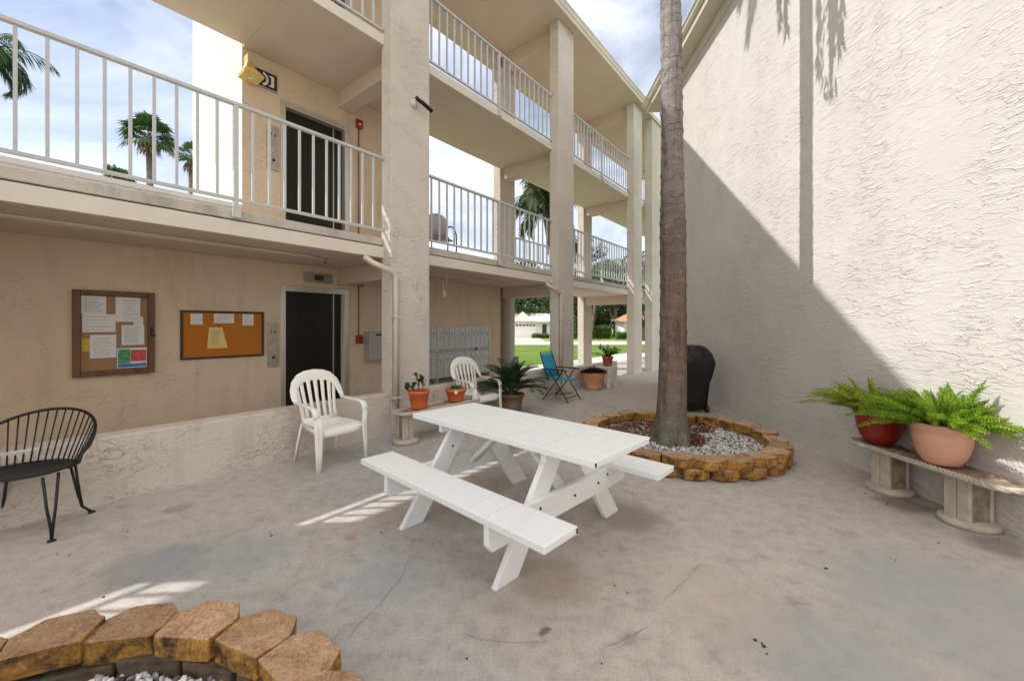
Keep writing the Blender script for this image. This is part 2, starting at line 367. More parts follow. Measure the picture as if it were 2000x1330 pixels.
# ------------------------------------------------------------------ camera, world, sun
cam = bpy.data.cameras.new('camera'); co = bpy.data.objects.new('camera', cam); COL.objects.link(co)
cam.sensor_width = 36; cam.sensor_fit = 'HORIZONTAL'; cam.lens = 36 * 794 / 2000.; cam.shift_y = -29 / 2000.
cam.clip_start = .05; cam.clip_end = 900
co.location = (0, 0, 1.5); co.rotation_euler = (pi/2, 0, 0); scene.camera = co
EL = radians(47.9); SUNV = Vector((-.9976*cos(EL), -.069*cos(EL), sin(EL)))
sl = bpy.data.lights.new('sun', 'SUN'); sl.energy = 2.6; sl.angle = radians(.55); sl.color = (1, .97, .925)
so = bpy.data.objects.new('sun', sl); COL.objects.link(so); so.rotation_euler = (-SUNV).to_track_quat('-Z', 'Y').to_euler(); so.location = (-10, 0, 14)
w = bpy.data.worlds.new('World'); scene.world = w; w.use_nodes = True
nt = w.node_tree; bg = nt.nodes['Background']
sky = nt.nodes.new('ShaderNodeTexSky'); sky.sky_type = 'NISHITA'; sky.sun_disc = False; sky.sun_elevation = EL; sky.sun_rotation = radians(266)
sky.air_density = 1.0; sky.dust_density = 1.5; sky.ozone_density = 1.0
tc = nt.nodes.new('ShaderNodeTexCoord'); mp = nt.nodes.new('ShaderNodeMapping'); mp.inputs['Scale'].default_value = (1, 1, 2.2)
nz = nt.nodes.new('ShaderNodeTexNoise'); nz.inputs['Scale'].default_value = 2.1; nz.inputs['Detail'].default_value = 9; nz.inputs['Roughness'].default_value = .56; nz.inputs['Distortion'].default_value = .5
rp = nt.nodes.new('ShaderNodeValToRGB'); rp.color_ramp.elements[0].position = .38; rp.color_ramp.elements[0].color = (.10, .10, .10, 1); rp.color_ramp.elements[1].position = .66; rp.color_ramp.elements[1].color = (1, 1, 1, 1)
mx = nt.nodes.new('ShaderNodeMix'); mx.data_type = 'RGBA'
nt.links.new(tc.outputs['Generated'], mp.inputs['Vector']); nt.links.new(mp.outputs[0], nz.inputs['Vector']); nt.links.new(nz.outputs['Fac'], rp.inputs['Fac'])
nt.links.new(rp.outputs['Color'], mx.inputs[0]); nt.links.new(sky.outputs[0], mx.inputs[6]); mx.inputs[7].default_value = (8.0, 8.4, 9.4, 1)
# fill light added to the sky: brighter overhead and behind the camera, out of view
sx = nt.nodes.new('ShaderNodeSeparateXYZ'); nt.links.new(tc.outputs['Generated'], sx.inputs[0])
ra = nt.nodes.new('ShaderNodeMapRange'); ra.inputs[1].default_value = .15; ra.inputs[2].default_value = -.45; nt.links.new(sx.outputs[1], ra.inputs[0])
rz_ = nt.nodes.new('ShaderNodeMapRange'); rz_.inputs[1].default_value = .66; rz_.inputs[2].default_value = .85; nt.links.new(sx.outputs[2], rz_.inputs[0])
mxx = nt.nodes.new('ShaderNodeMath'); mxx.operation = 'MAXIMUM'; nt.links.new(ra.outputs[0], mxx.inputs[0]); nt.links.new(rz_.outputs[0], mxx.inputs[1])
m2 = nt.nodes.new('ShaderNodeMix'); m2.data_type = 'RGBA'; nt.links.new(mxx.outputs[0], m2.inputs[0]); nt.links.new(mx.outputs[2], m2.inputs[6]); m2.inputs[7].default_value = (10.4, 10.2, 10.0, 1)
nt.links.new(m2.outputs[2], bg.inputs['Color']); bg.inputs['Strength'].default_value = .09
scene.view_settings.view_transform = 'Standard'; scene.view_settings.look = 'None'; scene.view_settings.exposure = .80; scene.view_settings.gamma = 1
scene.cycles.use_denoising = True; scene.cycles.max_bounces = 8; scene.cycles.diffuse_bounces = 5

# ================================================================== SETTING
m = MB(); m.prism([(-10.9, -2.4), (-9, -7), (6, -7), (6, 11), (9, 15), (5.6, 18.5)], -.12, 0.0); struct('patio', m, M['concrete'])
m = MB(); m.box(-120, 120, -60, 32.5, -.3, -.03); struct('lawn', m, M['lawn'])
m = MB(); m.add([tuple(F(a, b, c)) for c in (-.1, -.008) for a, b in ((-12, 7.11), (22, 7.11), (22, 8.9), (-12, 8.9))], [(3,2,1,0),(4,5,6,7),(0,1,5,4),(1,2,6,5),(2,3,7,6),(3,0,4,7)]); struct('path', m, M['sidewalk'])  # unseen pale strip, added to bounce neutral light up to the soffits
m = MB(); m.box(-120, 120, 32.3, 34.2, -.3, -.012); struct('sidewalk', m, M['sidewalk'])
m = MB(); m.box(-120, 120, 34.3, 40.0, -.3, -.06); struct('road', m, M['sidewalk'])
m = MB(); m.box(-160, 160, 40.0, 260, -.3, -.035); struct('far_lawn', m, M['drylawn'])
m = MB(); m.box(-1.5, 3.2, 40.05, 50.4, -.034, -.012); struct('driveway', m, M['sidewalk'])

# ================================================================== GALLERY BUILDING
S0, S1 = -8.6, 18.0
gb = thing('gallery_building', 'beige stucco apartment building with three storeys of open galleries', 'building', (0,0,0), FA)
P = [3.38 + 4.365*k for k in (-3, -2, -1, 0, 1, 2, 3)]
for s in P:
    if s > 14: continue
    m = MB(); m.box(s, s+.68, 4.81, 5.04, -.02, 8.34); obj('pillar', m, M['stucco_pillar'], gb, .008)
    if s > 7:
        m = MB(); m.box(s+.12, s+.72, 6.6, 6.83, -.02, 8.34)
        obj('rear_pillar', m, M['stucco_bright'] if False else M['stucco_pillar'], gb, .008)
    for (z0, z1) in ((2.19, 2.47), (5.20, 5.46), (8.04, 8.34)):
        m = MB(); m.box(s+.2, s+.46, 5.04, 6.602, z0, z1); obj('cross_beam', m, M['soffit'], gb, .006)
# end pier of the right hand gallery
m = MB(); m.box(13.40, 14.70, 4.70, 4.95, -.02, 8.34); obj('pillar', m, M['stucco_pillar'], gb, .008)
# ground floor rear wall with recess for the mailboxes
m = MB(); DW = 6.6
m.box(S0, 2.70, DW, DW+.23, -.02, 2.47); m.box(2.70, 3.68, DW, DW+.23, 2.07, 2.47); m.box(3.68, 5.00, DW, DW+.23, -.02, 2.47)
m.box(5.00, 7.45, DW, DW+.23, 1.49, 2.47); m.box(5.00, 7.45, DW, DW+.23, -.02, .16); m.box(7.45, 8.30, DW, DW+.23, -.02, 2.47)
m.box(4.95, 7.50, DW+.23, DW+.6, -.02, 2.4)
obj('rear_wall', m, M['stucco_rear'], gb)
# upper elevator tower (second and third floor)
m = MB()
for z0, zt in ((2.8, 5.46), (5.62, 8.34)):
    m.box(2.167, 2.70, DW+.003, 8.97, z0, zt); m.box(2.70, 3.70, DW+.003, DW+.25, z0+2.12, zt); m.box(3.70, 5.0, DW+.003, 8.97, z0, zt); m.box(2.70, 3.70, 8.5, 8.97, z0, zt)
m.box(2.167, 5.0, 6.84, 8.97, -.02, 2.8); m.box(2.167, 5.0, 6.9, 8.97, 5.46, 5.62)
obj('elevator_tower', m, M['stucco_rear'], gb)
m = MB(); m.box(2.155, 2.165, DW+.01, 8.97, 2.80, 8.335); obj('tower_side_wall', m, M['stucco_bright'], gb)
# slabs
m = MB(); m.box(S0, S1, 5.04, 6.75, 2.47, 2.735); m.box(S0, S1, 5.002, 5.04, 2.63, 2.735); obj('floor_slab', m, M['kerb'], gb, .01)
m = MB(); m.box(S0, S1, 4.985, 5.036, 2.455, 2.612); obj('fascia_board', m, M['fascia'], gb, .004)
m = MB(); m.box(S0, S1, 5.012, 5.038, 2.613, 2.63); obj('shadow_gap', m, M['darkgap'], gb)
m = MB(); m.box(S0, S1, 5.045, 6.60, 2.452, 2.468); obj('soffit', m, M['soffit'], gb)
m = MB(); m.box(S0, 2.16, 5.00, 6.53, 5.46, 5.62); m.box(2.16, 5.0, 5.00, 6.602, 5.46, 5.62); m.box(5.0, S1, 5.00, 6.62, 5.46, 5.62); obj('floor_slab', m, M['soffit'], gb, .006)
m = MB(); m.box(S0, S1, 4.975, 4.998, 5.455, 5.60); obj('fascia_board', m, M['fascia'], gb, .004)
# rear kerb with slots on second floor
m = MB(); s = S0
m.box(S0, 2.15, 6.62, 6.75, 2.73, 3.08); m.box(S0, 2.15, 6.60, 6.76, 3.16, 3.22)
while s < 2.1:
    m.box(s, min(s+.42, 2.15), 6.63, 6.74, 3.08, 3.16); s += .57
m.box(5.02, 7.8, 6.62, 6.75, 2.73, 3.04); s = 5.02
while s < 7.7:
    m.box(s, min(s+.42, 7.8), 6.63, 6.74, 3.04, 3.09); s += .57
m.box(5.02, 7.8, 6.60, 6.76, 3.09, 3.14)
obj('parapet', m, M['stucco_bright'], gb)
# low wall between the pillars
m = MB()
for a, b in ((S0, 3.379), (4.061, 7.744), (8.426, 10.9)): m.box(a, b, 4.812, 5.03, -.02, .56 if b < 8 else .50)
obj('low_wall', m, M['stucco_low'], gb, .012)
# roof
m = MB(); m.box(S0, 12.55, 4.66, 7.2, 8.34, 8.48); m.box(12.55, S1, 4.66, 7.2, 8.34, 8.48); obj('roof', m, M['soffit'], gb)
m = MB(); m.box(S0, 2.15, 6.62, 6.85, 8.04, 8.34); m.box(5.01, S1, 6.60, 6.80, 8.04, 8.34); obj('rear_beam', m, M['soffit'], gb)
m = MB()
def gut_profile(x, z, sgn=1):
    return [(x, z), (x-.03*sgn, z), (x-.075*sgn, z+.03), (x-.075*sgn, z+.06), (x-.105*sgn, z+.10), (x-.115*sgn, z+.10), (x-.115*sgn, z+.125), (x-.10*sgn, z+.125), (x, z+.125)]
Ry = Matrix.Rotation(radians(-90), 4, 'Z')   # profile x -> -y ; extrude y -> x
m = MB()
prof = [(-y, z) for y, z in gut_profile(4.655, 8.415)]
m.add([(s_, yy, zz) for s_ in (S0, 12.50) for yy, zz in [(-p[0], p[1]) for p in prof]], [tuple(range(9)), tuple(reversed(range(9, 18)))] + [((i+1) % 9, i, 9+i, 9+(i+1) % 9) for i in range(9)])
obj('gutter', m, M['gutter_pale'], gb, fixn=True)
m = MB(); m.box(S0, 12.53, 4.61, 4.66, 8.335, 8.50); obj('eave_board', m, M['gutter'], gb, .004)
# elevator entrances
def elevator(par, z, s0=2.665, s1=3.775, dy=0.0):
    e = bpy.data.objects.new('elevator_door', None); link(e, par); e.location = (0, dy, z)
    m = MB(); m.box(s0+.02, s1-.02, DW+.09, DW+.12, 0, 2.07); obj('door_panel', m, M['door'], e)
    m = MB(); m.box(s1-.24, s1-.225, DW+.075, DW+.09, 0, 2.03); obj('door_edge', m, M['steel'], e)
    m = MB(); m.box(s0, s0+.07, DW-.02, DW+.10, 0, 2.11); m.box(s1-.08, s1, DW-.02, DW+.10, 0, 2.11); m.box(s0, s1, DW-.024, DW+.10, 2.03, 2.115); obj('door_frame', m, M['steel'], e, .004)
    return e
elevator(gb, 0); elevator(gb, 2.82); elevator(gb, 5.63)
# soffit conduits
m = MB()
for k in range(3): m.tube([(-8, 5.52+.055*k, 2.435), (2.55+.1*k, 5.52+.055*k, 2.435), (2.75+.1*k, 5.60+.05*k, 2.43), (3.0, 5.9+.06*k, 2.41)], .012, 6)
tag(obj('conduit', m, M['trim']), 'bundle of thin painted conduits under the left gallery soffit', 'conduit', 'conduits under the gallery soffit').rotation_euler[2] = FA
m = MB(); m.tube([(4.5, 6.5, 1.9), (4.55, 6.5, 2.38), (4.9, 5.56, 2.43), (6.5, 5.62, 2.43), (6.9, 5.75, 2.42), (7.2, 6.1, 2.30)], .014, 6)
m.tube([(5.05, 5.60, 2.43), (5.05, 5.60, 2.12)], .010, 6); m.tube([(5.15, 5.60, 2.43), (5.13, 5.60, 2.2)], .010, 6); m.box(5.03, 5.09, 5.57, 5.63, 2.02, 2.14)
tag(obj('conduit', m, M['trim']), 'painted conduit with hanging drop above the mailboxes', 'conduit', 'conduits under the gallery soffit').rotation_euler[2] = FA
# railings
BALME = {}
def railing(s0, s1, d, z, label, post=None, group='white gallery railings', mid=False, w=.024):
    t = thing('balcony_railing', label, 'railing', F(s0, d, z), FA, group)
    L = s1 - s0
    m = MB(); m.box(0, L, -.027, .027, 1.035, 1.07); obj('top_rail', m, M['rail'], t, .004)
    m = MB(); m.box(0, L, -.016, .016, .025, .058); obj('bottom_rail', m, M['rail'], t, .003)
    if mid:
        m = MB(); m.box(0, L, .016, .03, .53, .55); obj('mid_rail', m, M['rail'], t)
    if post is not None:
        m = MB(); m.box(post-s0-.022, post-s0+.022, -.026, .022, -.13, 1.034); m.box(post-s0-.04, post-s0+.04, -.05, -.027, -.16, -.04); obj('post', m, M['rail'], t, .003)
    if w not in BALME:
        b = MB(); b.box(-w/2, w/2, -w/2, w/2, .058, 1.035); me = b.mesh('baluster'); me.materials.append(M['rail']); BALME[w] = me
    k = 0; c = post if post is not None else s0 + .08
    s = c
    while s - .165 > s0 + .03: s -= .165
    while s < s1 - .03:
        if post is None or abs(s - post) > .05:
            o = bpy.data.objects.new('baluster', BALME[w]); o.location = (s - s0, 0, 0); link(o, t)
        s += .165
    return t
bays = [(-4.9, -.99), (-.30, 3.375), (4.065, 7.74), (8.43, 12.105), (12.79, 16.4)]
names = ['beyond the left edge of the view', 'left of the big pillar, palms behind', 'between the big pillar and the next pillar', 'in the third bay', 'behind the palm trunk at the far end']
for i, (a, b) in enumerate(bays):
    pc = (a + b) / 2
    if i == 1: pc = 1.567
    railing(a, b, 4.99, 2.80, 'second floor front railing ' + names[i], pc if i < 4 else None)
    railing(a, b, 4.99, 5.62, 'third floor front railing ' + names[i], pc if i < 4 else None)
railing(8.55, 12.2, 6.70, 2.80, 'second floor rear railing with a mid rail behind the third bay', None, 'rear gallery railings', True)
railing(7.86+.66, 12.2, 6.70, 5.62, 'third floor rear railing with a mid rail behind the third bay', None, 'rear gallery railings', True)
# downspouts
def downspout(s, lab):
    t = thing('downspout', lab, 'downspout', F(s, 4.81, 0), FA, 'painted downspouts on the pillars')
    m = MB(); pts = []
    # elbow from the gutter behind the fascia out over the pillar corner and down its face
    path = [(-.34, .10, 2.41), (-.26, .02, 2.33), (-.16, -.05, 2.29), (-.02, -.055, 2.25), (.035, -.05, 2.20), (.055, -.045, 2.10), (.055, -.045, 1.9), (.055, -.045, .42)]
    m.ribbon(path, [(0, .4, 1), (.2, .3, 1), (.1, -.3, 1), (.3, -.6, .8), (.8, -.8, .3), (0, -1, 0), (0, -1, 0), (0, -1, 0)], [.095, .09, .085, .08, .075, .072, .07, .07], .06)
    obj('pipe', m, M['trim'], t)
    m = MB(); m.tube([(.115, -.02, 2.15), (.115, -.02, .02)], .011, 6); obj('cable_pipe', m, M['copper_cond'], t)
    for z in (1.62, .50):
        m = MB(); m.box(.0, .13, -.082, -.005, z-.012, z+.012); obj('strap', m, M['trim'], t)
    return t
downspout(3.37, 'beige downspout with a kinked elbow on the big pillar')
downspout(7.73, 'beige downspout with a kinked elbow on the pillar behind the blue chair')
# slanted white splice straps where the slab meets each pillar
# ================================================================== RIGHT WING
rb = thing('right_wing', 'tall windowless stucco end wall of the neighbouring wing', 'building', (3.44, 0, 0), WA)
m = MB(); m.box(0, 1.2, -6, 10.8, -.02, 7.40); obj('end_wall', m, M['stucco_wall'], rb)
m = MB(); m.box(-.30, 1.5, -6, 10.95, 7.232, 7.36); obj('roof', m, M['trim'], rb)
m = MB(); m.box(-.33, -.298, -6, 10.95, 7.20, 7.375); obj('eave_board', m, M['gutter'], rb, .003)
m = MB(); m.box(-.02, -.001, -6, 10.8, 7.04, 7.23); obj('eave_shade_strip', m, M['gutter_pale'], rb, .003)  # strip drawn for the band of eave shade along the wall top
m = MB(); m.extrude(gut_profile(-.332, 7.33), -6, 10.97); obj('gutter', m, M['gutter_pale'], rb, fixn=True)
# ================================================================== THINGS ON THE REAR WALL
def wallthing(name, label, cat, s, z, d=DW, group=None): return thing(name, label, cat, F(s, d, z), FA, group)
def text_mesh(txt, size, depth=.002):
    cu = bpy.data.curves.new('t', 'FONT'); cu.body = txt; cu.size = size; cu.extrude = depth; cu.align_x = 'CENTER'; cu.align_y = 'CENTER'
    o = bpy.data.objects.new('t', cu); COL.objects.link(o); bpy.context.view_layer.update()
    me = bpy.data.meshes.new_from_object(o.evaluated_get(bpy.context.evaluated_depsgraph_get())); bpy.data.objects.remove(o); me.name = 'lettering'
    return me
def lettering(txt, size, parent, x, y, z, mt):
    me = text_mesh(txt, size); o = obj('lettering', me, None, parent); me.materials.clear(); me.materials.append(mt)
    o.rotation_euler = (pi/2, 0, 0); o.location = (x, y, z); return o
def sheet(parent, x0, z0, wd, ht, mat, lines=0, y=-.026, title=None, rot=0., lx=.12, ink='ink'):
    m = MB(); n = 6
    for i in range(n):                                   # a slightly curling page
        a, b = i/n, (i+1)/n
        ya = y - .004*sin(a*pi) - .002*a; yb = y - .004*sin(b*pi) - .002*b
        m.box(x0+wd*a, x0+wd*b, min(ya, yb)-.0012, max(ya, yb), z0, z0+ht)
    o = obj('notice_sheet', m, M[mat], parent)
    if lines:
        q = MB()
        for k in range(lines):
            zz = z0 + ht*(.86 - .74*k/max(1, lines-1)); x = x0 + wd*lx; xe = x0 + wd*rr(.62, .9)
            if k == 0 and title: x, xe = x0+wd*.25, x0+wd*.78
            while x < xe:
                l = rr(.008, .026); q.box(x, min(x+l, xe), y-.0085, y-.0078, zz-.0028, zz+.0028); x += l + .006
        obj('print', q, M[ink], o)
    return o
# glazed notice board with wooden frame
t = wallthing('notice_board', 'glazed notice board with brown wood frame crowded with papers, left on the tan wall', 'notice board', .505, .925)
W_, H_ = .69, .975
m = MB(); m.box(.03, W_-.03, -.022, -.002, .03, H_-.03); obj('cork', m, M['cork'], t)
m = MB(); fw = .062
for b in ((0, fw, 0, H_), (W_-fw, W_, 0, H_), (fw, W_-fw, 0, fw), (fw, W_-fw, H_-fw, H_)): m.box(b[0], b[1], -.06, -.001, b[2], b[3])
obj('frame', m, M['oak'], t, .006)
sheet(t, .068, .705, .20, .205, 'paper', 9); sheet(t, .075, .50, .27, .205, 'paper', 5, y=-.03); sheet(t, .345, .62, .215, .29, 'paper', 8, lx=.3)
sheet(t, .135, .205, .215, .265, 'paper', 8, y=-.034, title=True); sheet(t, .395, .345, .20, .235, 'paper', 11, y=-.032); sheet(t, .50, .55, .085, .13, 'paper', 3, y=-.036)
sheet(t, .072, .28, .065, .15, 'yellowp', 0); q = sheet(t, .355, .075, .265, .235, 'paper', 0, y=-.034)
m = MB(); m.box(.365, .47, -.045, -.042, .13, .295); obj('green_panel', m, M['greenp'], q)
m = MB(); m.box(.475, .61, -.045, -.042, .15, .285); obj('red_panel', m, M['redp'], q)
m = MB(); m.box(.365, .612, -.0455, -.0425, .085, .125); obj('blue_panel', m, M['bluep'], q)
m = MB(); m.box(W_-.045, W_-.02, -.078, -.058, .44, .55); m.tube([(W_-.03, -.07, .46), (W_-.0, -.085, .45)], .008, 6); obj('latch', m, M['black'], t)
# orange cork board
t = wallthing('cork_board', 'orange cork board with dark frame and four small notices', 'cork board', 1.452, 1.057)
W_, H_ = .975, .642
m = MB(); m.box(.012, W_-.012, -.014, -.002, .012, H_-.012); obj('cork', m, M['corkorange'], t)
m = MB(); fw = .026
for b in ((0, fw, 0, H_), (W_-fw, W_, 0, H_), (fw, W_-fw, 0, fw), (fw, W_-fw, H_-fw, H_)): m.box(b[0], b[1], -.03, -.001, b[2], b[3])
obj('frame', m, M['blackplast'], t, .004)
sheet(t, .105, .455, .13, .145, 'paper', 3, y=-.017); sheet(t, .36, .475, .235, .13, 'paper', 5, y=-.017, title=True); sheet(t, .70, .445, .14, .16, 'paper', 5, y=-.017)
m = MB(); m.add([(.285, -.018, .135), (.52, -.018, .135), (.455, -.024, .42), (.305, -.024, .42)], [(0, 1, 2, 3)]); m.add([(.285, -.016, .135), (.52, -.016, .135), (.455, -.022, .42), (.305, -.022, .42)], [(3, 2, 1, 0)])
q = obj('notice_sheet', m, M['paper_y'], t); m = MB()
for k in range(8): m.box(.325, rr(.40, .45), -.0275, -.0245, .37-.026*k, .375-.026*k)
obj('print', m, M['ink'], q)
m = MB()
for x, z in ((.17, .585), (.475, .59), (.76, .59), (.38, .41), (.40, .155), (.49, .63)): m.lathe([(0, 0), (.006, .002), (.006, .008), (0, .01)], 8, Matrix.Translation((x, -.02, z)) @ Matrix.Rotation(pi/2, 4, 'X'))
obj('drawing_pin', m, M['paper'], t)
# elevator call panels
def call_panel(z, label):
    t = wallthing('call_panel', label, 'elevator panel', 2.475, z, group='elevator call panels')
    m = MB(); m.box(0, .16, -.022, -.001, 0, .655); obj('plate', m, M['steel2'], t, .004)
    lettering('3', .07, t, .05, -.024, .525, M['blackplast']); lettering('6', .075, t, .105, -.024, .52, M['blackplast'])
    m = MB()
    for k in range(3): m.box(.03, .13, -.0245, -.0215, .585+.016*k, .590+.016*k)
    obj('print', m, M['ink'], t)
    Rx = Matrix.Rotation(pi/2, 4, 'X')
    m = MB(); m.lathe([(0, 0), (.022, 0), (.022, .010), (.016, .014), (0, .014)], 16, Matrix.Translation((.085, -.02, .145)) @ Rx); obj('key_switch', m, M['blackplast'], t)
    m = MB(); m.lathe([(0, 0), (.012, 0), (.012, .012), (0, .014)], 12, Matrix.Translation((.085, -.02, .22)) @ Rx); obj('button', m, M['steel'], t)
call_panel(.88, 'steel elevator call panel beside the ground floor elevator door')
call_panel(3.83, 'steel elevator call panel beside the second floor elevator door')
t = wallthing('floor_indicator', 'steel floor indicator box above the ground floor elevator door', 'floor indicator', 3.005, 2.195)
m = MB(); m.box(0, .46, -.035, -.001, 0, .155); obj('housing', m, M['steel2'], t, .006)
m = MB(); m.box(.16, .31, -.040, -.0355, .035, .12); obj('display', m, M['dark'], t)
# fire alarm devices
def pull(z, label, name='fire_alarm_pull', white=True):
    t = wallthing(name, label, 'fire alarm', 3.90, z, group='red fire alarm boxes')
    m = MB(); m.box(0, .12, -.05, -.001, 0, .15); obj('housing', m, M['red'], t, .006)
    m = MB()
    if white: m.box(.04, .08, -.056, -.0505, .05, .08)
    else: m.box(.035, .085, -.058, -.0505, .02, .06); m.box(.05, .07, -.060, -.0505, .06, .12)
    obj('lens' if white else 'pull_handle', m, M['signwhite'] if white else M['redpot'], t)
pull(4.98, 'red fire alarm strobe beside the second floor elevator door', 'fire_alarm_strobe'); pull(1.18, 'red fire alarm pull box beside the grey drop box', white=False)
t = wallthing('fire_alarm_horn', 'dark red alarm horn high on the wall right of the ground floor elevator', 'fire alarm', 3.93, 2.19, group='red fire alarm boxes')
m = MB(); m.box(0, .10, -.07, -.001, 0, .12); obj('housing', m, M['terracotta_old'], t, .006); m = MB(); m.box(.02, .08, -.074, -.0705, .02, .1); obj('grille', m, M['dark'], t)
for z0, z1, l in ((1.33, 2.19, 'brown conduit running up from the red pull box'), (3.0, 4.975, 'brown conduit below the second floor alarm strobe')):
    m = MB(); m.tube([(3.955, DW-.012, z0), (3.955, DW-.012, z1)], .011, 8); o = tag(obj('conduit', m, M['copper_cond']), l, 'conduit', 'brown conduits on the elevator wall'); o.rotation_euler[2] = FA
t = wallthing('drop_box', 'grey locking metal drop box with slot on the wall right of the elevator', 'drop box', 4.07, .88)
m = MB(); m.box(0, .44, -.16, -.001, 0, .50); obj('housing', m, M['grey_metal'], t, .006)
m = MB(); m.box(-.01, .45, -.172, -.0, .50, .515); obj('lid', m, M['grey_metal'], t)
m = MB(); m.box(.14, .40, -.167, -.1605, .435, .47); obj('slot', m, M['dark'], t)
m = MB(); m.lathe([(0, 0), (.016, 0), (.012, .012), (0, .014)], 12, Matrix.Translation((.11, -.16, .25)) @ Matrix.Rotation(pi/2, 4, 'X')); obj('lock', m, M['steel'], t)
# second floor direction sign + yellow lantern
t = wallthing('floor_sign', 'black second floor sign with pale figures behind the yellow lantern', 'sign', 2.20, 5.0)
m = MB(); m.box(0, .42, -.02, -.001, 0, .26); obj('sign_board', m, M['signblack'], t, .003)
m = MB()
for b in ((0, .42, 0, .012), (0, .42, .248, .26), (.408, .42, .012, .248), (0, .012, .012, .248)): m.box(b[0], b[1], -.025, -.0005, b[2], b[3])
obj('sign_border', m, M['mailtrim'], t)
m = MB(); arc = [(.20+.075*cos(a), -.0235, .13+.085*sin(a)) for a in [radians(-80+16*k) for k in range(11)]]; m.ribbon(arc, (0, -1, 0), .035, .004); m.box(.18, .215, -.0255, -.0205, .10, .14)
m.box(.30, .365, -.0255, -.0205, .05, .07); m.box(.30, .365, -.0255, -.0205, .19, .21); m.box(.325, .365, -.0256, -.0204, .07, .19)
obj('sign_figures', m, M['signwhite'], t)
t = wallthing('yellow_lantern', 'yellowed plastic flared lantern on the corner of the elevator tower', 'lamp', 2.20, 4.98)
m = MB()
def rect(cx, cy, hx, hy, z): return [(cx-hx, cy-hy, z), (cx+hx, cy-hy, z), (cx+hx, cy+hy, z), (cx-hx, cy+hy, z)]
m.loft([rect(0, -.20, .12, .13, -.02), rect(0, -.19, .13, .12, .02), rect(0, -.14, .07, .08, .12), rect(.0, -.10, .03, .04, .24)], smooth=False); obj('shade', m, M['yellow'], t, .006)
m = MB(); m.box(-.03, -.012, -.16, -.02, .10, .34); obj('bracket', m, M['yellow'], t, .003)
m = MB(); m.lathe([(0, -.03), (.035, -.028), (.035, -.02), (0, -.02)], 12, c=(0, -.2)); obj('lens', m, M['paper'], t)
# lamp on the big pillar
t = thing('bullet_lamp', 'black tube spotlight on a round base, high on the big pillar', 'lamp', F(3.76, 4.81, 4.73), FA)
m = MB(); m.lathe([(0, 0), (.06, 0), (.06, .02), (.035, .035), (.02, .06), (0, .06)], 20, Matrix.Rotation(pi/2, 4, 'X')); obj('base_plate', m, M['trim'], t)
m = MB(); m.tube([(-.03, -.10, .06), (0, -.10, .035), (.10, -.12, 0), (.24, -.13, -.05)], [.026, .03, .03, .03], 12); obj('barrel', m, M['black'], t)
# mailboxes
t = wallthing('mailbox_bank', 'bank of grey aluminium apartment mailboxes set in the rear wall', 'mailboxes', 5.02, .16, DW)
xs = [.0, .75, 1.606, 2.415]
m = MB(); m.box(0, 2.43, .10, .14, 0, 1.33); obj('back_panel', m, M['cast_dark'], t)
m = MB()
for x in xs: m.box(x-.018, x+.018, -.03, .10, 0, 1.33)
m.box(0, 2.43, -.032, .10, 1.31, 1.33); obj('frame', m, M['mailtrim'], t)
m = MB(); m.box(0, 2.43, -.02, .10, .745, .835); obj('divider', m, M['grey_metal'], t)
for i in range(3):
    for (z0, z1) in ((.22, .745), (.835, 1.31)):
        x0, x1 = xs[i]+.02, xs[i+1]-.02; m = MB(); m.box(x0, x1, -.012, .09, z0, z1)
        pnl = obj('mailbox_panel', m, M['mailbox'], t, .002); q = MB(); n = 5; wd = (x1-x0)/n
        for k in range(1, n): q.box(x0+k*wd-.003, x0+k*wd+.003, -.0128, -.011, z0+.02, z1-.02)
        q.box(x0, x1, -.0128, -.011, z1-.13, z1-.127); obj('door_seam', q, M['dark'], pnl)
        q = MB()
        for k in range(n):
            cx = x0+(k+.5)*wd; zz = z1-.19-(.0 if k % 2 else .02)
            q.lathe([(0, 0), (.012, 0), (.010, .010), (0, .011)], 8, Matrix.Translation((cx, -.012, zz)) @ Matrix.Rotation(pi/2, 4, 'X'))
            if R() < .75: q.box(cx-.022, cx+.022, -.0135, -.0115, zz+.045, zz+.062)
        obj('lock', q, M['dark'], pnl)
m = MB(); m.lathe([(0, 0), (.03, 0), (.03, .02), (0, .022)], 14, Matrix.Translation((1.93, -.02, .80)) @ Matrix.Rotation(pi/2, 4, 'X')); obj('outgoing_lock', m, M['dark'], t)
m = MB(); m.lathe([(0, 0), (.025, 0), (.025, .01), (0, .012)], 14, Matrix.Translation((2.05, -.02, .80)) @ Matrix.Rotation(pi/2, 4, 'X')); obj('sticker', m, M['paper'], t)

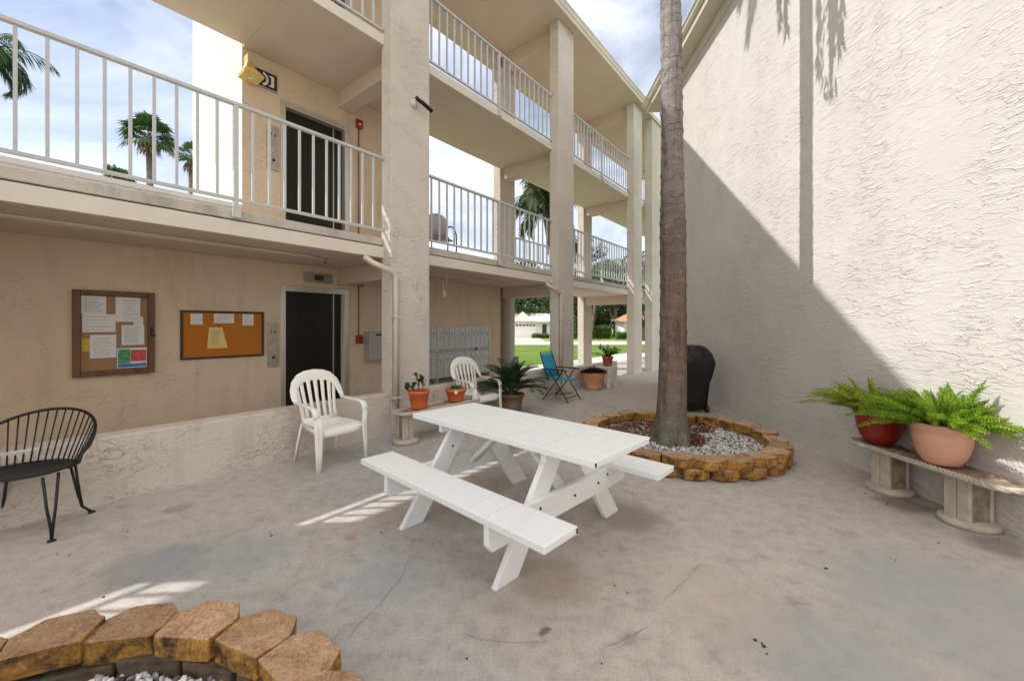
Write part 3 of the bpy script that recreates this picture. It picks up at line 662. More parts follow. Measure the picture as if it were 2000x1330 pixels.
# ================================================================== PICNIC TABLE
TA = radians(90-43.5)                     # table frame: x = short axis (away right), y = long axis (towards the left back)
Ts = Vector((cos(TA), sin(TA), 0)); Tl = Vector((-sin(TA), cos(TA), 0))
org = Ts*2.295 + Tl*2.125
t = thing('picnic_table', 'white painted timber picnic table with attached benches on the patio', 'picnic table', org, TA)
for k in range(5):
    m = MB(); x = -.345 + .139*k; m.box(x+.0008, x+.138, -.91+rr(-.002, .002), .91+rr(-.002, .002), .705, .745); obj('top_plank', m, M['timber'], t, .004)
for sx, lab in ((-.667, 1), (.59, 2)):
    for k in range(2):
        m = MB(); x = sx-.138 + .139*k; m.box(x+.0008, x+.138, -.92, .92, .42, .46); obj('seat_plank', m, M['timber'], t, .004)
for yy, sg in ((-.46, -1), (.53, 1)):
    for sx in (-1, 1):
        m = MB()
        a0, a1 = (.60, -.0), (.10, .705)
        hw = .075
        prof = [(sx*(a0[0]-hw-.02), 0), (sx*(a0[0]+hw+.02), .0), (sx*(a0[0]+hw+.02-.02), .03), (sx*(a1[0]+hw+.02), .705), (sx*(a1[0]-hw-.02), .705)]
        if sx < 0: prof = prof[::-1]
        prof = [(p[0], p[1]) for p in prof]
        m.extrude(prof, yy-.02, yy+.02); obj('leg', m, M['timber'], t, .004, fixn=True)
    yo = yy + sg*.0405
    m = MB(); m.extrude([(-.79, .30), (-.76, .262), (.70, .262), (.73, .30), (.73, .398), (.71, .42), (-.79, .42)], yo-.02, yo+.02); obj('seat_bearer', m, M['timber'], t, .004, fixn=True)
    m = MB(); m.box(-.30, .30, yo-.02, yo+.02, .635, .7045); obj('top_cleat', m, M['timber'], t, .003)
    m = MB()
    for x in (-.42, -.35, .32, .45, .02): m.lathe([(0, 0), (.010, 0), (.009, .006), (0, .008)], 8, Matrix.Translation((x, yo+sg*.02, .34+(.03 if x in (-.35, .45) else 0))) @ Matrix.Rotation(-sg*pi/2, 4, 'X'))
    for x in (-.22, .22): m.lathe([(0, 0), (.010, 0), (.009, .006), (0, .008)], 8, Matrix.Translation((x, yy-sg*.02, .52)) @ Matrix.Rotation(sg*pi/2, 4, 'X'))
    obj('bolt', m, M['dark'], t)
    m = MB(); m.ribbon([(0, yy-sg*.02, .35), (0, yy-sg*.42, .70)], (0, sg, 1), .09, .038); obj('diagonal_brace', m, M['timber'], t, .003)
m = MB()
for k in range(5):
    for yy_ in (-.50, .0, .57):
        for dx_ in (.035, .10): m.lathe([(.0045, 0), (.004, .0008), (0, .001)], 7, c=(-.345+.139*k+dx_+rr(-.006, .006), yy_+rr(-.01, .01)), M=Matrix.Translation((0, 0, .7452)))
for sx in (-.667, .59):
    for k in range(2):
        for yy_ in (-.50, .57):
            for dx_ in (.035, .10): m.lathe([(.0045, 0), (.004, .0008), (0, .001)], 7, c=(sx-.138+.139*k+dx_, yy_+rr(-.01, .01)), M=Matrix.Translation((0, 0, .4602)))
obj('screw_heads', m, M['steel2'], t)
m = MB()
for x, y, z in ((.335, -.912, .725), (-.34, -.912, .725), (-.54, -.922, .44), (.72, -.922, .44)): m.box(x-.004, x+.004, y-.003, y+.02, z-.012, z+.012)
obj('corner_staple', m, M['dark'], t)

# ================================================================== WHITE PLASTIC CHAIRS
def plastic_chair(name, label, loc, rz, mat='plastic'):
    t = thing(name, label, 'chair', loc, rz, 'white plastic armchairs')
    mt = M[mat]
    m = MB(); n = 12; g = []
    for j in range(n+1):
        v = j/n; y = -.21 + .47*v; hw = .205 + .045*v
        row = []
        for i in range(n+1):
            u = -1 + 2*i/n; z = .425 - .022*(1-u*u)*(1-(2*v-.9)**2) - (.05*max(0, v-.88)/.12)
            row.append((u*hw, y + (.0 if v < .95 else -.012*u*u), z))
        g.append(row)
    vs = [p for r in g for p in r]; vs2 = [(x, y, z-.012) for x, y, z in vs]; k = len(vs); N1 = n+1
    fs = [(j*N1+i, j*N1+i+1, (j+1)*N1+i+1, (j+1)*N1+i) for j in range(n) for i in range(n)]
    m.add(vs, fs, None, True); m.add(vs2, [tuple(reversed(f)) for f in fs], None, True)
    m.ribbon([(-.205, -.21, .405), (-.25, .25, .375)], (1, 0, 0), .05, .012); m.ribbon([(.205, -.21, .405), (.25, .25, .375)], (1, 0, 0), .05, .012)
    m.ribbon([(-.25, .255, .365), (-.12, .268, .358), (.12, .268, .358), (.25, .255, .365)], (0, 1, 0), .045, .012); m.ribbon([(-.2, -.215, .405), (.2, -.215, .405)], (0, 1, 0), .05, .012)
    obj('seat', m, mt, t)
    m = MB()
    hp = [(-.268, -.19, .64), (-.272, -.245, .70), (-.262, -.285, .77), (-.228, -.315, .845), (-.165, -.34, .90), (-.10, -.352, .92), (0, -.356, .93)]
    hp = hp + [(-x, y, z) for x, y, z in hp[-2::-1]]
    nr = [(-.2+.4*i/(len(hp)-1), 1, .28) for i in range(len(hp))]
    m.ribbon(hp, nr, [.05, .062, .075, .095, .115, .125, .128, .125, .115, .095, .075, .062, .05], .016)
    for i in range(-2, 3):
        a = i*.068; b = i*.082; m.ribbon([(a, -.205, .42), (a*1.02, -.245, .56), ((a+b)/2, -.285, .70), (b, -.33, .875)], (0, 1, .22), [.038, .036, .038, .046], .012)
    for sx in (-1, 1): m.ribbon([(sx*.185, -.20, .42), (sx*.19, -.245, .56), (sx*.205, -.285, .70), (sx*.225, -.32, .84)], (0, 1, .22), [.05, .036, .036, .05], .014)
    m.ribbon([(-.20, -.203, .44), (.20, -.203, .44)], (0, 1, .2), .05, .014)
    obj('backrest', m, mt, t)
    for sx in (-1, 1):
        m = MB(); m.ribbon([(sx*.268, -.21, .655), (sx*.278, -.10, .652), (sx*.285, .08, .648), (sx*.283, .19, .636), (sx*.28, .235, .60), (sx*.275, .255, .54)], [(0, 0, 1)]*3 + [(0, .3, 1), (0, 1, .5), (0, 1, .1)], [.05, .052, .056, .062, .068, .07], .018); obj('armrest', m, mt, t)
        m = MB(); m.ribbon([(sx*.275, .255, .545), (sx*.262, .262, .40), (sx*.268, .275, .20), (sx*.275, .285, .0)], (sx*.5, 1, 0), [.072, .085, .066, .05], .022); m.ribbon([(sx*.29, .245, .54), (sx*.276, .25, .40), (sx*.28, .262, .2), (sx*.285, .272, 0)], (1, .1*sx, 0), [.05, .055, .045, .03], .014); obj('leg', m, mt, t)
        m = MB(); m.ribbon([(sx*.20, -.20, .42), (sx*.225, -.25, .20), (sx*.245, -.285, 0)], (sx*.6, -1, 0), [.06, .05, .04], .02); obj('leg', m, mt, t)
    return t
def yaw(dx, dy): return atan2(dy, dx) - pi/2       # rotation that turns local +y to (dx,dy)
plastic_chair('plastic_armchair', 'white plastic armchair in front of the elevator door by the low wall', (-2.03, 4.53, 0), yaw(.80, -.60))
plastic_chair('plastic_armchair', 'white plastic armchair beside the potted cycad, behind the picnic table', (-.56, 6.45, 0), yaw(.72, -.69), 'dingy_plastic')

# ================================================================== BLACK WIRE CHAIR
t = thing('wire_chair', 'black wrought iron barrel chair with spoke back at the left edge', 'chair', (-3.50, 2.92, 0), yaw(.40, -.92))
m = MB(); m.lathe([(0, .425), (.10, .428), (.20, .440), (.265, .462), (.268, .468), (.262, .472), (.20, .452), (0, .436)], 36, Matrix.Scale(.85, 4, (0, 1, 0))); obj('seat', m, M['black'], t)
hoop = []
for k in range(25):
    a = radians(-10 - 200*k/24 + 20) if False else radians(12 - 204*k/24)
    zz = .60 + .235*max(0, sin(-a))**.8 if sin(-a) > 0 else .60 - .12*abs(sin(a))
    rx = .345; hoop.append((rx*cos(a), .30*sin(a) - .02 - .06*max(0, -sin(a)), zz))
m = MB(); m.tube(hoop, .011, 8); obj('back_rail', m, M['black'], t)
m = MB()
for k in range(1, 24):
    h = Vector(hoop[k]); a = radians(12 - 204*k/24); b = Vector((.262*cos(a), .222*sin(a), .465)); m.tube([h, h.lerp(b, .5) + Vector((0, 0, -.004)), b], .0048, 6)
obj('spindle', m, M['black'], t)
for sx in (-1, 1):
    m = MB(); m.tube([(sx*.338, .055, .585), (sx*.325, .08, .50), (sx*.255, .05, .462)], .010, 8); obj('arm_support', m, M['black'], t)
    for fy in (1, -1):
        m = MB(); ft = (sx*(.235 if fy > 0 else .25), fy*(.20 if fy > 0 else .27), .008)
        m.tube([(sx*.17, fy*.16, .44), (sx*.20, fy*.18, .22), (sx*.225, fy*.19, .09), ft], .009, 8)
        m.tube([(sx*.225, fy*.10, .45), (sx*.23, fy*.145, .22), (sx*.232, fy*.18, .09), ft], .009, 8)
        m.lathe([(0, 0), (.024, 0), (.022, .010), (.008, .016), (0, .016)], 14, c=ft[:2]); obj('leg', m, M['black'], t)

# ================================================================== BLUE FOLDING CHAIR
t = thing('folding_chair', 'folding patio chair with turquoise blue sling and dark frame', 'chair', (1.00, 8.22, 0), yaw(.80, -.60))
fr = MB(); blk = M['black']
m = MB(); m.ribbon([(0, -.20, .45), (0, -.27, .66), (0, -.345, .86), (0, -.36, .93)], (0, 1, .3), .44, .008); obj('backrest', m, M['blue'], t)
m = MB(); m.ribbon([(0, -.19, .43), (0, .0, .415), (0, .20, .43), (0, .24, .425)], (0, 0, 1), .43, .010); obj('seat', m, M['blue'], t)
for sx in (-1, 1):
    x = sx*.245
    m = MB(); m.tube([(x*.94, -.17, .40), (x*.94, -.27, .66), (x*.92, -.37, .955)], .011, 8); obj('back_frame', m, blk, t)
    m = MB(); m.tube([(x, -.30, .0), (x, .0, .38), (x, .17, .62)], .011, 8); obj('leg', m, blk, t)
    m = MB(); m.tube([(x*1.06, .30, .0), (x*1.06, .05, .36), (x*1.06, -.13, .61)], .011, 8); obj('leg', m, blk, t)
    m = MB(); m.ribbon([(x*1.08, -.29, .63), (x*1.1, -.05, .632), (x*1.1, .18, .628), (x*1.08, .27, .615)], (0, 0, 1), [.03, .045, .05, .04], .022); obj('armrest', m, M['blackplast'], t)
m = MB()
for a, b in (((-.245, -.22, .10), (.245, -.22, .10)), ((-.26, .235, .09), (.26, .235, .09)), ((-.225, -.37, .955), (.225, -.37, .955)), ((-.25, .23, .42), (.25, .23, .42)), ((-.25, -.18, .42), (.25, -.18, .42))): m.tube([a, b], .009, 8)
obj('cross_bar', m, blk, t)

# ================================================================== ROPE EDGED BENCHES
def rope_bench(label, loc, rz, L, Wd, zt=.41, ped=(.2, .8), sh=.10):
    t = thing('rope_edged_bench', label, 'bench', loc, rz, 'rope edged pedestal benches')   # x = length
    def outline(off, n=10):
        hx, hy = L/2-off, Wd/2-off; r = min(.12, hy*.8); pts = []
        for cx, cy, a0 in ((hx-r, hy-r, 0), (-hx+r, hy-r, 90), (-hx+r, -hy+r, 180), (hx-r, -hy+r, 270)):
            for k in range(n+1): a = radians(a0 + 90*k/n); pts.append((cx + r*cos(a), cy + r*sin(a)))
        return pts
    m = MB(); m.prism(outline(.02), zt-.045, zt-.012); obj('top', m, M['benchtop'], t)
    ol = outline(.018, 8); P2 = []
    for i in range(len(ol)):
        a = Vector((*ol[i], 0)); b = Vector((*ol[(i+1) % len(ol)], 0)); d = (b-a).length; k = max(1, int(d/.012))
        for q in range(k): P2.append(a.lerp(b, q/k))
    m = MB(); acc = 0; n = len(P2)
    for ph in (0, 2*pi/3, 4*pi/3):
        pts = []; acc = 0
        for i in range(n+1):
            p = P2[i % n]; nx = P2[(i+1) % n] - P2[i-1 if i else n-1]; tn = nx.normalized(); si = Vector((-tn.y, tn.x, 0))
            a = acc*2*pi/.10 + ph; pts.append(p + si*(.011*cos(a)) + Vector((0, 0, zt-.022 + .011*sin(a)))); acc += .012
        m.tube(pts, .0135, 7, caps=False)
    obj('rope_edge', m, M['rope'], t)
    for f in ped:
        x = -L/2 + L*f
        m = MB(); m.lathe([(0, 0), (.155, 0), (.168, .012), (.168, .035), (.155, .05), (0, .052)], 32, c=(x, 0)); b = obj('pedestal', m, M['cast'], t)
        q = MB(); q.box(x-.080, x+.080, -sh+.028, sh-.028, .05, zt-.04); obj('shaft_core', q, M['cast_dark'], b)
        q = MB()
        for dy in (-1, 1):
            for dx in (-.044, .044): q.box(x+dx-.041, x+dx+.041, dy*sh-(.03 if dy > 0 else 0), dy*sh+(.03 if dy < 0 else 0), .05, zt-.042)
        obj('shaft_rib', q, M['cast'], b, .006)
    return t
rb_ang = radians(90) - radians(2.66)
rope_bench('weathered rope edged bench along the right wall under two big ferns', (3.44, 3.36, 0), radians(92.5)+pi, 1.30, .34, .41, (.25, .72))
rope_bench('rope edged bench behind the picnic table holding two terracotta pots', F(3.84, 4.32, 0), FA, 1.46, .32, .41, (.10, .84), .065)

# ================================================================== LEAF HELPERS
def leaf(m, p, d, up, L, W, fold=.0, n=2):
    d = d.normalized(); s = d.cross(up); s = s.normalized() if s.length > 1e-5 else d.orthogonal().normalized(); u = s.cross(d)
    a = p; b = p + d*L*.45 + s*W/2 + u*fold; c = p + d*L; e = p + d*L*.45 - s*W/2 + u*fold
    m.add([a, b, c, e], [(0, 1, 2, 3)])
def frond(m, base, az, el, L, leafL, nleaf=34, droop=1.0, W=.025, vee=.5, stem=.008, start=.15, leafdroop=.3, sm=None):
    """a pinnate palm frond: curved rachis with leaflets in two rows"""
    pts = []; p = Vector(base); e = el; n = 14
    for i in range(n+1):
        pts.append(p.copy()); d = Vector((cos(e)*cos(az), cos(e)*sin(az), sin(e))); p = p + d*(L/n); e -= droop*(.5 + i/n)/n*1.3
    (sm or m).tube(pts, [stem*(1-.75*i/n) for i in range(n+1)], 4, caps=False)
    for k in range(nleaf):
        f = start + (1-start)*k/(nleaf-1); q = f*n; i = min(int(q), n-1); c = pts[i].lerp(pts[i+1], q-i); tg = (pts[i+1]-pts[i]).normalized()
        sd = tg.cross(Vector((0, 0, 1))); sd = sd.normalized() if sd.length > 1e-4 else Vector((1, 0, 0)); up = sd.cross(tg)
        ll = leafL*(.35 + .65*sin(pi*min(1, .12+f*.88))**.7)
        for sg in (-1, 1):
            d = sd*sg*(1-.45*f) + tg*(.45+.6*f) + up*vee*rr(.7, 1.2) - Vector((0, 0, leafdroop*rr(.6, 1.5)))
            leaf(m, c, d, up, ll*rr(.85, 1.1), W*rr(.8, 1.2), .004)
def fan_leaf(m, base, dr, L, n=16, droop=.35):
    dr = dr.normalized(); s = dr.cross(Vector((0, 0, 1))); s = s.normalized() if s.length > 1e-4 else Vector((1, 0, 0)); up = s.cross(dr)
    hub = base + dr*L*.5; m.tube([base, hub], [.03*L/2, .015*L/2], 4, caps=False)
    for k in range(n):
        a = radians(-115 + 230*k/(n-1)); d = dr*cos(a) + s*sin(a) ; ln = L*.62*(.75+.25*cos(a))*rr(.9, 1.05)
        mid = hub + d*ln*.55 + up*.02; tip = hub + d*ln*.95 - Vector((0, 0, droop*ln*rr(.5, 1.2)))
        w = up.cross(d).normalized()*ln*.075
        m.add([hub, mid+w, tip, mid-w], [(0, 1, 2, 3)])
# ================================================================== POTS
def pot(name, label, loc, prof, mt, soilz, soilr, n=36, rim=None, group='potted plants', cat='plant pot', bandprof=None):
    t = thing(name, label, cat, loc, rr(0, 6), group)
    m = MB(); m.lathe(prof, n); obj('pot', m, M[mt], t)
    m = MB(); m.lathe([(0, soilz+.012), (soilr*.5, soilz+.008), (soilr, soilz)], 24); obj('soil', m, M['soil'], t)
    return t
def classic(r, h, taper=.68, rimh=.045, rimt=.014): return [(0, 0), (r*taper, 0), (r*(taper+.02), .01), (r-rimt, h-rimh), (r, h-rimh+.002), (r+.002, h-.004), (r-.006, h), (r-.014, h-.004), (r-.022, h-.05)]
BZ = .412
def bench_pt(s, d, z): v = F(s, d, z); return v
t = pot('potted_jade', 'small terracotta pot with a leggy jade plant at the left end of the bench', F(3.46, 4.31, BZ), classic(.145, .235, .70), 'terracotta', .205, .125)
m = MB(); sm = MB()
def succulent(m, sm, p, d, L, depth=0):
    pts = [p]; q = p.copy(); dd = d.copy()
    for i in range(4): dd = (dd + Vector((rr(-.25, .25), rr(-.25, .25), .08))).normalized(); q = q + dd*L/4; pts.append(q.copy())
    sm.tube(pts, [.007*(1-.15*i)*(.8**depth) for i in range(5)], 5, caps=False)
    for c in pts[1:]:
        for k in range(5 if depth else 3):
            a = rr(0, 2*pi); v = Vector((cos(a), sin(a), rr(.1, .9))); leaf(m, c, v, Vector((0, 0, 1)), rr(.022, .034), .018, .004)
    if depth < 2:
        for k in range(3): a = rr(0, 2*pi); succulent(m, sm, pts[rr(0, 1) > .4 and 4 or 2], (dd + Vector((cos(a), sin(a), .2))*.8).normalized(), L*.6, depth+1)
for a, b, l in ((.1, .9, .17), (2.6, -.1, .15), (3.5, .3, .12), (1.4, 1.2, .14)): succulent(m, sm, Vector((.02*cos(a), .02*sin(a), .20)), Vector((cos(a)*.8, sin(a)*.8, b)).normalized(), l)
obj('leaves', m, M['leaf_jade'], t); obj('stem', sm, M['bark_bg'], t); t.rotation_euler[2] = 0.3
t = pot('potted_succulent', 'wide terracotta pot with a low cactus and paper label on the bench', F(4.12, 4.30, BZ), classic(.155, .185, .66, .05), 'terracotta', .155, .135)
m = MB()
for k in range(26):
    a = rr(0, 2*pi); r_ = rr(0, .09); c = Vector((r_*cos(a), r_*sin(a), .155)); hh = rr(.03, .075)
    m.lathe([(0, 0), (.018, .004), (.024, hh*.5), (.016, hh*.9), (0, hh)], 8, Matrix.Translation(c) @ Matrix.Rotation(rr(-.4, .4), 4, 'X') @ Matrix.Rotation(rr(-.4, .4), 4, 'Y'))
obj('cactus_stem', m, M['leaf_cact'], t); m = MB()
for k in range(40): a = rr(0, 2*pi); leaf(m, Vector((.05*cos(a), .05*sin(a), .18)), Vector((cos(a), sin(a), rr(.2, 1.3))), Vector((0, 0, 1)), rr(.05, .11), .014)
obj('leaves', m, M['leaf_jade'], t); m = MB(); m.box(-.022, .022, -.166, -.158, .125, .17); obj('paper_label', m, M['paper'], t); t.rotation_euler[2] = 0.15
# cycad in a brown pot
t = pot('potted_cycad', 'bushy dark green cycad palm in a ridged brown pot', F(5.42, 4.30, 0), [(0, 0), (.135, 0), (.15, .015), (.172, .10), (.168, .11), (.185, .19), (.180, .20), (.205, .30), (.222, .305), (.228, .345), (.218, .355), (.205, .345), (.20, .31)], 'brownpot', .315, .20)
m = MB(); sm = MB()
for k in range(44):
    el = radians(rr(22, 80)) if k > 8 else radians(rr(65, 88)); az = 2.4*k + rr(-.2, .2); L_ = rr(.48, .66)
    frond(m, (.02*cos(az), .02*sin(az), .36), az, el, L_, .17, 28, rr(.4, 1.1), .016, .35, .006, .22, .05, sm)
obj('leaves', m, M['leaf_sago'], t); obj('stem', sm, M['leaf_jade'], t)
m = MB(); m.tube([(0, 0, .30), (0, 0, .40)], [.045, .035], 10); obj('trunk', m, M['bark_bg'], t)
# tan pot with purple plant
t = pot('potted_purple_plant', 'large tan terracotta pot with a low dark purple plant', (1.93, 9.62, 0), [(0, 0), (.18, 0), (.19, .06), (.185, .065), (.235, .20), (.275, .36), (.278, .40), (.268, .405), (.258, .38)], 'terracotta_tan', .36, .25)
m = MB()
for k in range(900):
    a = rr(0, 2*pi); r_ = .27*sqrt(R()); c = Vector((r_*cos(a), r_*sin(a), .38 + .12*R()*(1.2-r_/.3))); leaf(m, c, Vector((cos(a), sin(a), rr(-.3, 1))), Vector((0, 0, 1)), rr(.04, .08), .035, .005)
obj('leaves', m, M['leaf_purple'], t)
# white side table with pot
t = thing('side_table', 'small white plastic side table against the far low wall', 'table', (2.30, 9.95, 0), radians(51), None)
m = MB(); m.box(-.24, .24, -.20, .20, .47, .51); obj('table_top', m, M['dingy_plastic'], t, .012)
for sx in (-1, 1):
    for sy in (-1, 1): m = MB(); m.loft([rect(sx*.20, sy*.165, .03, .03, 0), rect(sx*.19, sy*.155, .04, .04, .47)], smooth=False); obj('leg', m, M['dingy_plastic'], t, .004)
m = MB(); m.box(-.20, .20, -.19, -.175, .40, .47); m.box(-.20, .20, .175, .19, .40, .47); m.box(-.23, -.215, -.16, .16, .40, .47); m.box(.215, .23, -.16, .16, .40, .47); obj('apron', m, M['dingy_plastic'], t)
t = pot('potted_shrub', 'old terracotta pot with a leafy shrub on the white side table', (2.34, 9.95, .512), classic(.14, .24, .72), 'terracotta_old', .21, .12)
m = MB(); sm = MB()
for k in range(16):
    a = rr(0, 2*pi); pts = [Vector((0, 0, .2))]; d = Vector((cos(a)*rr(.3, 1), sin(a)*rr(.3, 1), rr(.5, 1.2)))
    for j in range(5): pts.append(pts[-1] + d.normalized()*.07); d.z -= .12
    sm.tube(pts, .004, 4, caps=False)
    for c in pts[1:]:
        for q in range(7): b = rr(0, 2*pi); leaf(m, c, Vector((cos(b), sin(b), rr(-.2, .8))), Vector((0, 0, 1)), rr(.05, .09), .035, .006)
obj('leaves', m, M['hedge'], t); obj('stem', sm, M['leaf_jade'], t)
# concrete splash block near the pillar
t = thing('splash_block', 'small pale wedge of concrete behind the blue chair', 'block', (1.12, 8.95, 0), radians(30))
m = MB(); m.extrude([(-.14, 0), (.16, 0), (.16, .05), (-.06, .20), (-.14, .20)], -.10, .10); obj('splash_body', m, M['rope'], t, .01)
m = MB(); m.box(-.16, .18, -.13, -.101, 0, .05); m.box(-.16, .18, .101, .13, 0, .05); obj('splash_rim', m, M['cast_dark'], t, .006)

# ferns
def fern(t, cz, n, spread, L0, L1, mt, seed, bias=None, emin=10):
    random.seed(seed); m = MB(); sm = MB()
    for k in range(n):
        az = 2*pi*k/n*3.7 + rr(-.4, .4)
        if bias and R() < bias[1]: az = bias[0] + rr(-.9, .9)
        el = radians(rr(emin, 82)); L_ = rr(L0, L1)*(1.05 if el < .8 else .74)
        p = Vector((rr(0, spread)*cos(az), rr(0, spread)*sin(az), cz)); e = el; pts = []; ns = 16; dr = rr(.3, 1.05)
        for i in range(ns+1):
            pts.append(p.copy()); p = p + Vector((cos(e)*cos(az), cos(e)*sin(az), sin(e)))*(L_/ns); e -= dr/ns; az += rr(-.03, .03)
        sm.tube(pts, .0022, 3, caps=False); nb = int(L_*380); bl = rr(.036, .058)
        for q in range(nb):
            f = .10 + .9*q/nb; x = f*ns; i = min(int(x), ns-1); c = pts[i].lerp(pts[i+1], x-i); tg = (pts[i+1]-pts[i]).normalized()
            o1 = tg.orthogonal().normalized(); o2 = tg.cross(o1); a = q*2.4; d = (o1*cos(a)+o2*sin(a))*.9 + tg*.55 + Vector((0, 0, .12)); l = bl*(sin(pi*min(1, .25+f*.75))**.5)*rr(.7, 1.1)*(1 if f < .9 else .5)
            leaf(m, c, d, Vector((0, 0, 1)), l, .0085); leaf(m, c + d*l*.35, d + tg*.9, Vector((0, 0, 1)), l*.6, .007)
    obj('fern_fronds', m, M[mt], t); obj('stem', sm, M['leaf_jade'], t)
t = pot('red_fern_pot', 'glazed dark red bowl pot with a bright feathery fern', (3.415, 3.78, BZ), [(0, 0), (.09, 0), (.105, .012), (.145, .07), (.168, .15), (.176, .225), (.186, .228), (.190, .275), (.184, .282), (.174, .27), (.168, .24)], 'redpot', .245, .165, group='fern pots on the right bench'); t.rotation_euler[2] = 0
fern(t, .25, 88, .13, .32, .58, 'leaf_fern', 3, (radians(175), .35), 26); random.seed(11)
t = pot('pink_fern_pot', 'wide dusty pink plastic pot with a bright feathery fern', (3.405, 3.22, BZ), [(0, 0), (.10, 0), (.115, .012), (.150, .08), (.172, .17), (.180, .245), (.176, .25), (.181, .258), (.193, .315), (.188, .322), (.178, .315), (.172, .28)], 'pinkpot', .285, .17, group='fern pots on the right bench'); t.rotation_euler[2] = 0
fern(t, .29, 104, .14, .32, .60, 'leaf_fern2', 5, (radians(300), .3), 18); random.seed(12)

# ================================================================== BLOCK RINGS, GRAVEL, PALM
def block_mesh(seed, Ro, Ri, nb, h, chamf):
    random.seed(seed); a = pi/nb*.95
    # plan outline in ring coordinates, x radial outward
    pts = []
    def seg(p, q, n):
        for i in range(n): pts.append((p[0]+(q[0]-p[0])*i/n, p[1]+(q[1]-p[1])*i/n))
    o1 = ((Ro-chamf)*cos(a), -(Ro-chamf*.4)*sin(a)); o2 = (Ro, -Ro*sin(a)*.52); o3 = (Ro, Ro*sin(a)*.52); o4 = ((Ro-chamf)*cos(a), (Ro-chamf*.4)*sin(a))
    i1 = (Ri, -Ri*sin(a)*1.0); i2 = (Ri, Ri*sin(a)*1.0)
    seg(i1, o1, 3); seg(o1, o2, 2); seg(o2, o3, 3); seg(o3, o4, 2); seg(o4, i2, 3); seg(i2, i1, 3)
    n = len(pts); m = MB(); rings = []
    for j, (z, gr) in enumerate(((0, 0), (.25*h, .4), (.5*h, .6), (.75*h, .4), (h, 0))):
        r = []
        for (x, y) in pts:
            out = 1 if x > Ro-chamf*1.2 else .25
            r.append((x + gr*.010*out + rr(-.0035, .0035)*(1+out), y + rr(-.002, .002), z + (rr(-.001, .001) if j in (0, 4) else 0)))
        rings.append(r)
    m.loft(rings, smooth=False)
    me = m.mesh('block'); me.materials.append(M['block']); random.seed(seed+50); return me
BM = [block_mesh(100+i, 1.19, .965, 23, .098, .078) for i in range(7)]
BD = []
for b_ in BM: d_ = b_.copy(); d_.materials.clear(); d_.materials.append(M['block_dark']); BD.append(d_)
def ring(name, label, cx, cy, off):
    t = thing(name, label, 'planter', (cx, cy, 0), off, 'round planters of tan retaining blocks')
    nb = 23
    for c in range(2):
        for k in range(nb):
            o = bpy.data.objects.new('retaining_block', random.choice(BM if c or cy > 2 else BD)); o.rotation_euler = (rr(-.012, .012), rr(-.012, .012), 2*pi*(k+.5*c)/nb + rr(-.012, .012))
            dr = rr(-.008, .008) - (.012 if c == 0 else 0); an = o.rotation_euler.z; o.location = (dr*cos(an), dr*sin(an), .0015+.1005*c + rr(0, .002))
            b = o.modifiers.new('bevel', 'BEVEL'); b.width = .007; b.segments = 2; b.limit_method = 'ANGLE'; b.angle_limit = radians(50); link(o, t)
    return t
RX, RY = 2.05, 5.06; QX, QY = -1.48, .74
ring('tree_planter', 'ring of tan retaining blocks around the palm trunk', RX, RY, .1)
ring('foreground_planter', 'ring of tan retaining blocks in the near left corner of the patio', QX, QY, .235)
ICO = None
def pebbles(name, cx, cy, Rr, n, z, mat, smin, smax, cond=lambda x, y: True, flat=.7):
    vs0 = []; 
    bm = bmesh.new(); bmesh.ops.create_icosphere(bm, subdivisions=1, radius=1); base = [v.co.copy() for v in bm.verts]; fs = [tuple(v.index for v in f.verts) for f in bm.faces]; bm.free()
    m = MB()
    for k in range(n):
        a = rr(0, 2*pi); r_ = Rr*sqrt(R()); x = cx + r_*cos(a); y = cy + r_*sin(a)
        if not cond(x, y): continue
        s = rr(smin, smax); E = Euler((rr(0, 6), rr(0, 6), rr(0, 6))).to_matrix(); sc = Vector((s*rr(.8, 1.4), s*rr(.7, 1.1), s*rr(.5, .9)))
        zz = z + rr(-.008, .016); j = [rr(.82, 1.15) for _ in range(12)]
        m.add([E @ Vector((v.x*sc.x*j[i % 12], v.y*sc.y*j[i % 12], v.z*sc.z*j[i % 12])) + Vector((x, y, zz)) for i, v in enumerate(base)], fs)
    return struct(name, m, M[mat], 'stuff')
def inv(x, y): # mulch rather than white stone: towards the back left and near the trunk
    dx, dy = x-RX, y-RY; return (dy > .10 + .55*dx + .12*sin(9*x)) or (dx*dx+dy*dy < .10)
pebbles('white_gravel', RX, RY, .955, 9500, .068, 'gravel', .011, .021, lambda x, y: not inv(x, y) or R() < .34)
pebbles('foreground_gravel', QX, QY, .955, 7000, .045, 'gravel', .009, .020)
m = MB()
for k in range(5200):
    a = rr(0, 2*pi); r_ = .955*sqrt(R()); x = RX + r_*cos(a); y = RY + r_*sin(a)
    if not inv(x, y) and R() > .05: continue
    near = ((x-RX-.12)**2 + (y-RY+.12)**2) < .09
    E = Matrix.Translation((x, y, .075 + rr(-.005, .02) + (rr(0, .06) if near else 0))) @ Euler((rr(-.5, .5), rr(-.5, .5), rr(0, 6))).to_matrix().to_4x4()
    l, wd = rr(.012, .035), rr(.005, .012); m.box(-l, l, -wd, wd, -.003, .003, E)
struct('bark_mulch', m, M['chips'], 'stuff')
m = MB(); m.lathe([(0, .064), (.96, .06)], 32, c=(RX, RY)); struct('planter_soil', m, M['mulch'])
m = MB(); m.lathe([(0, .042), (.96, .040)], 32, c=(QX, QY)); struct('foreground_soil', m, M['soil'])
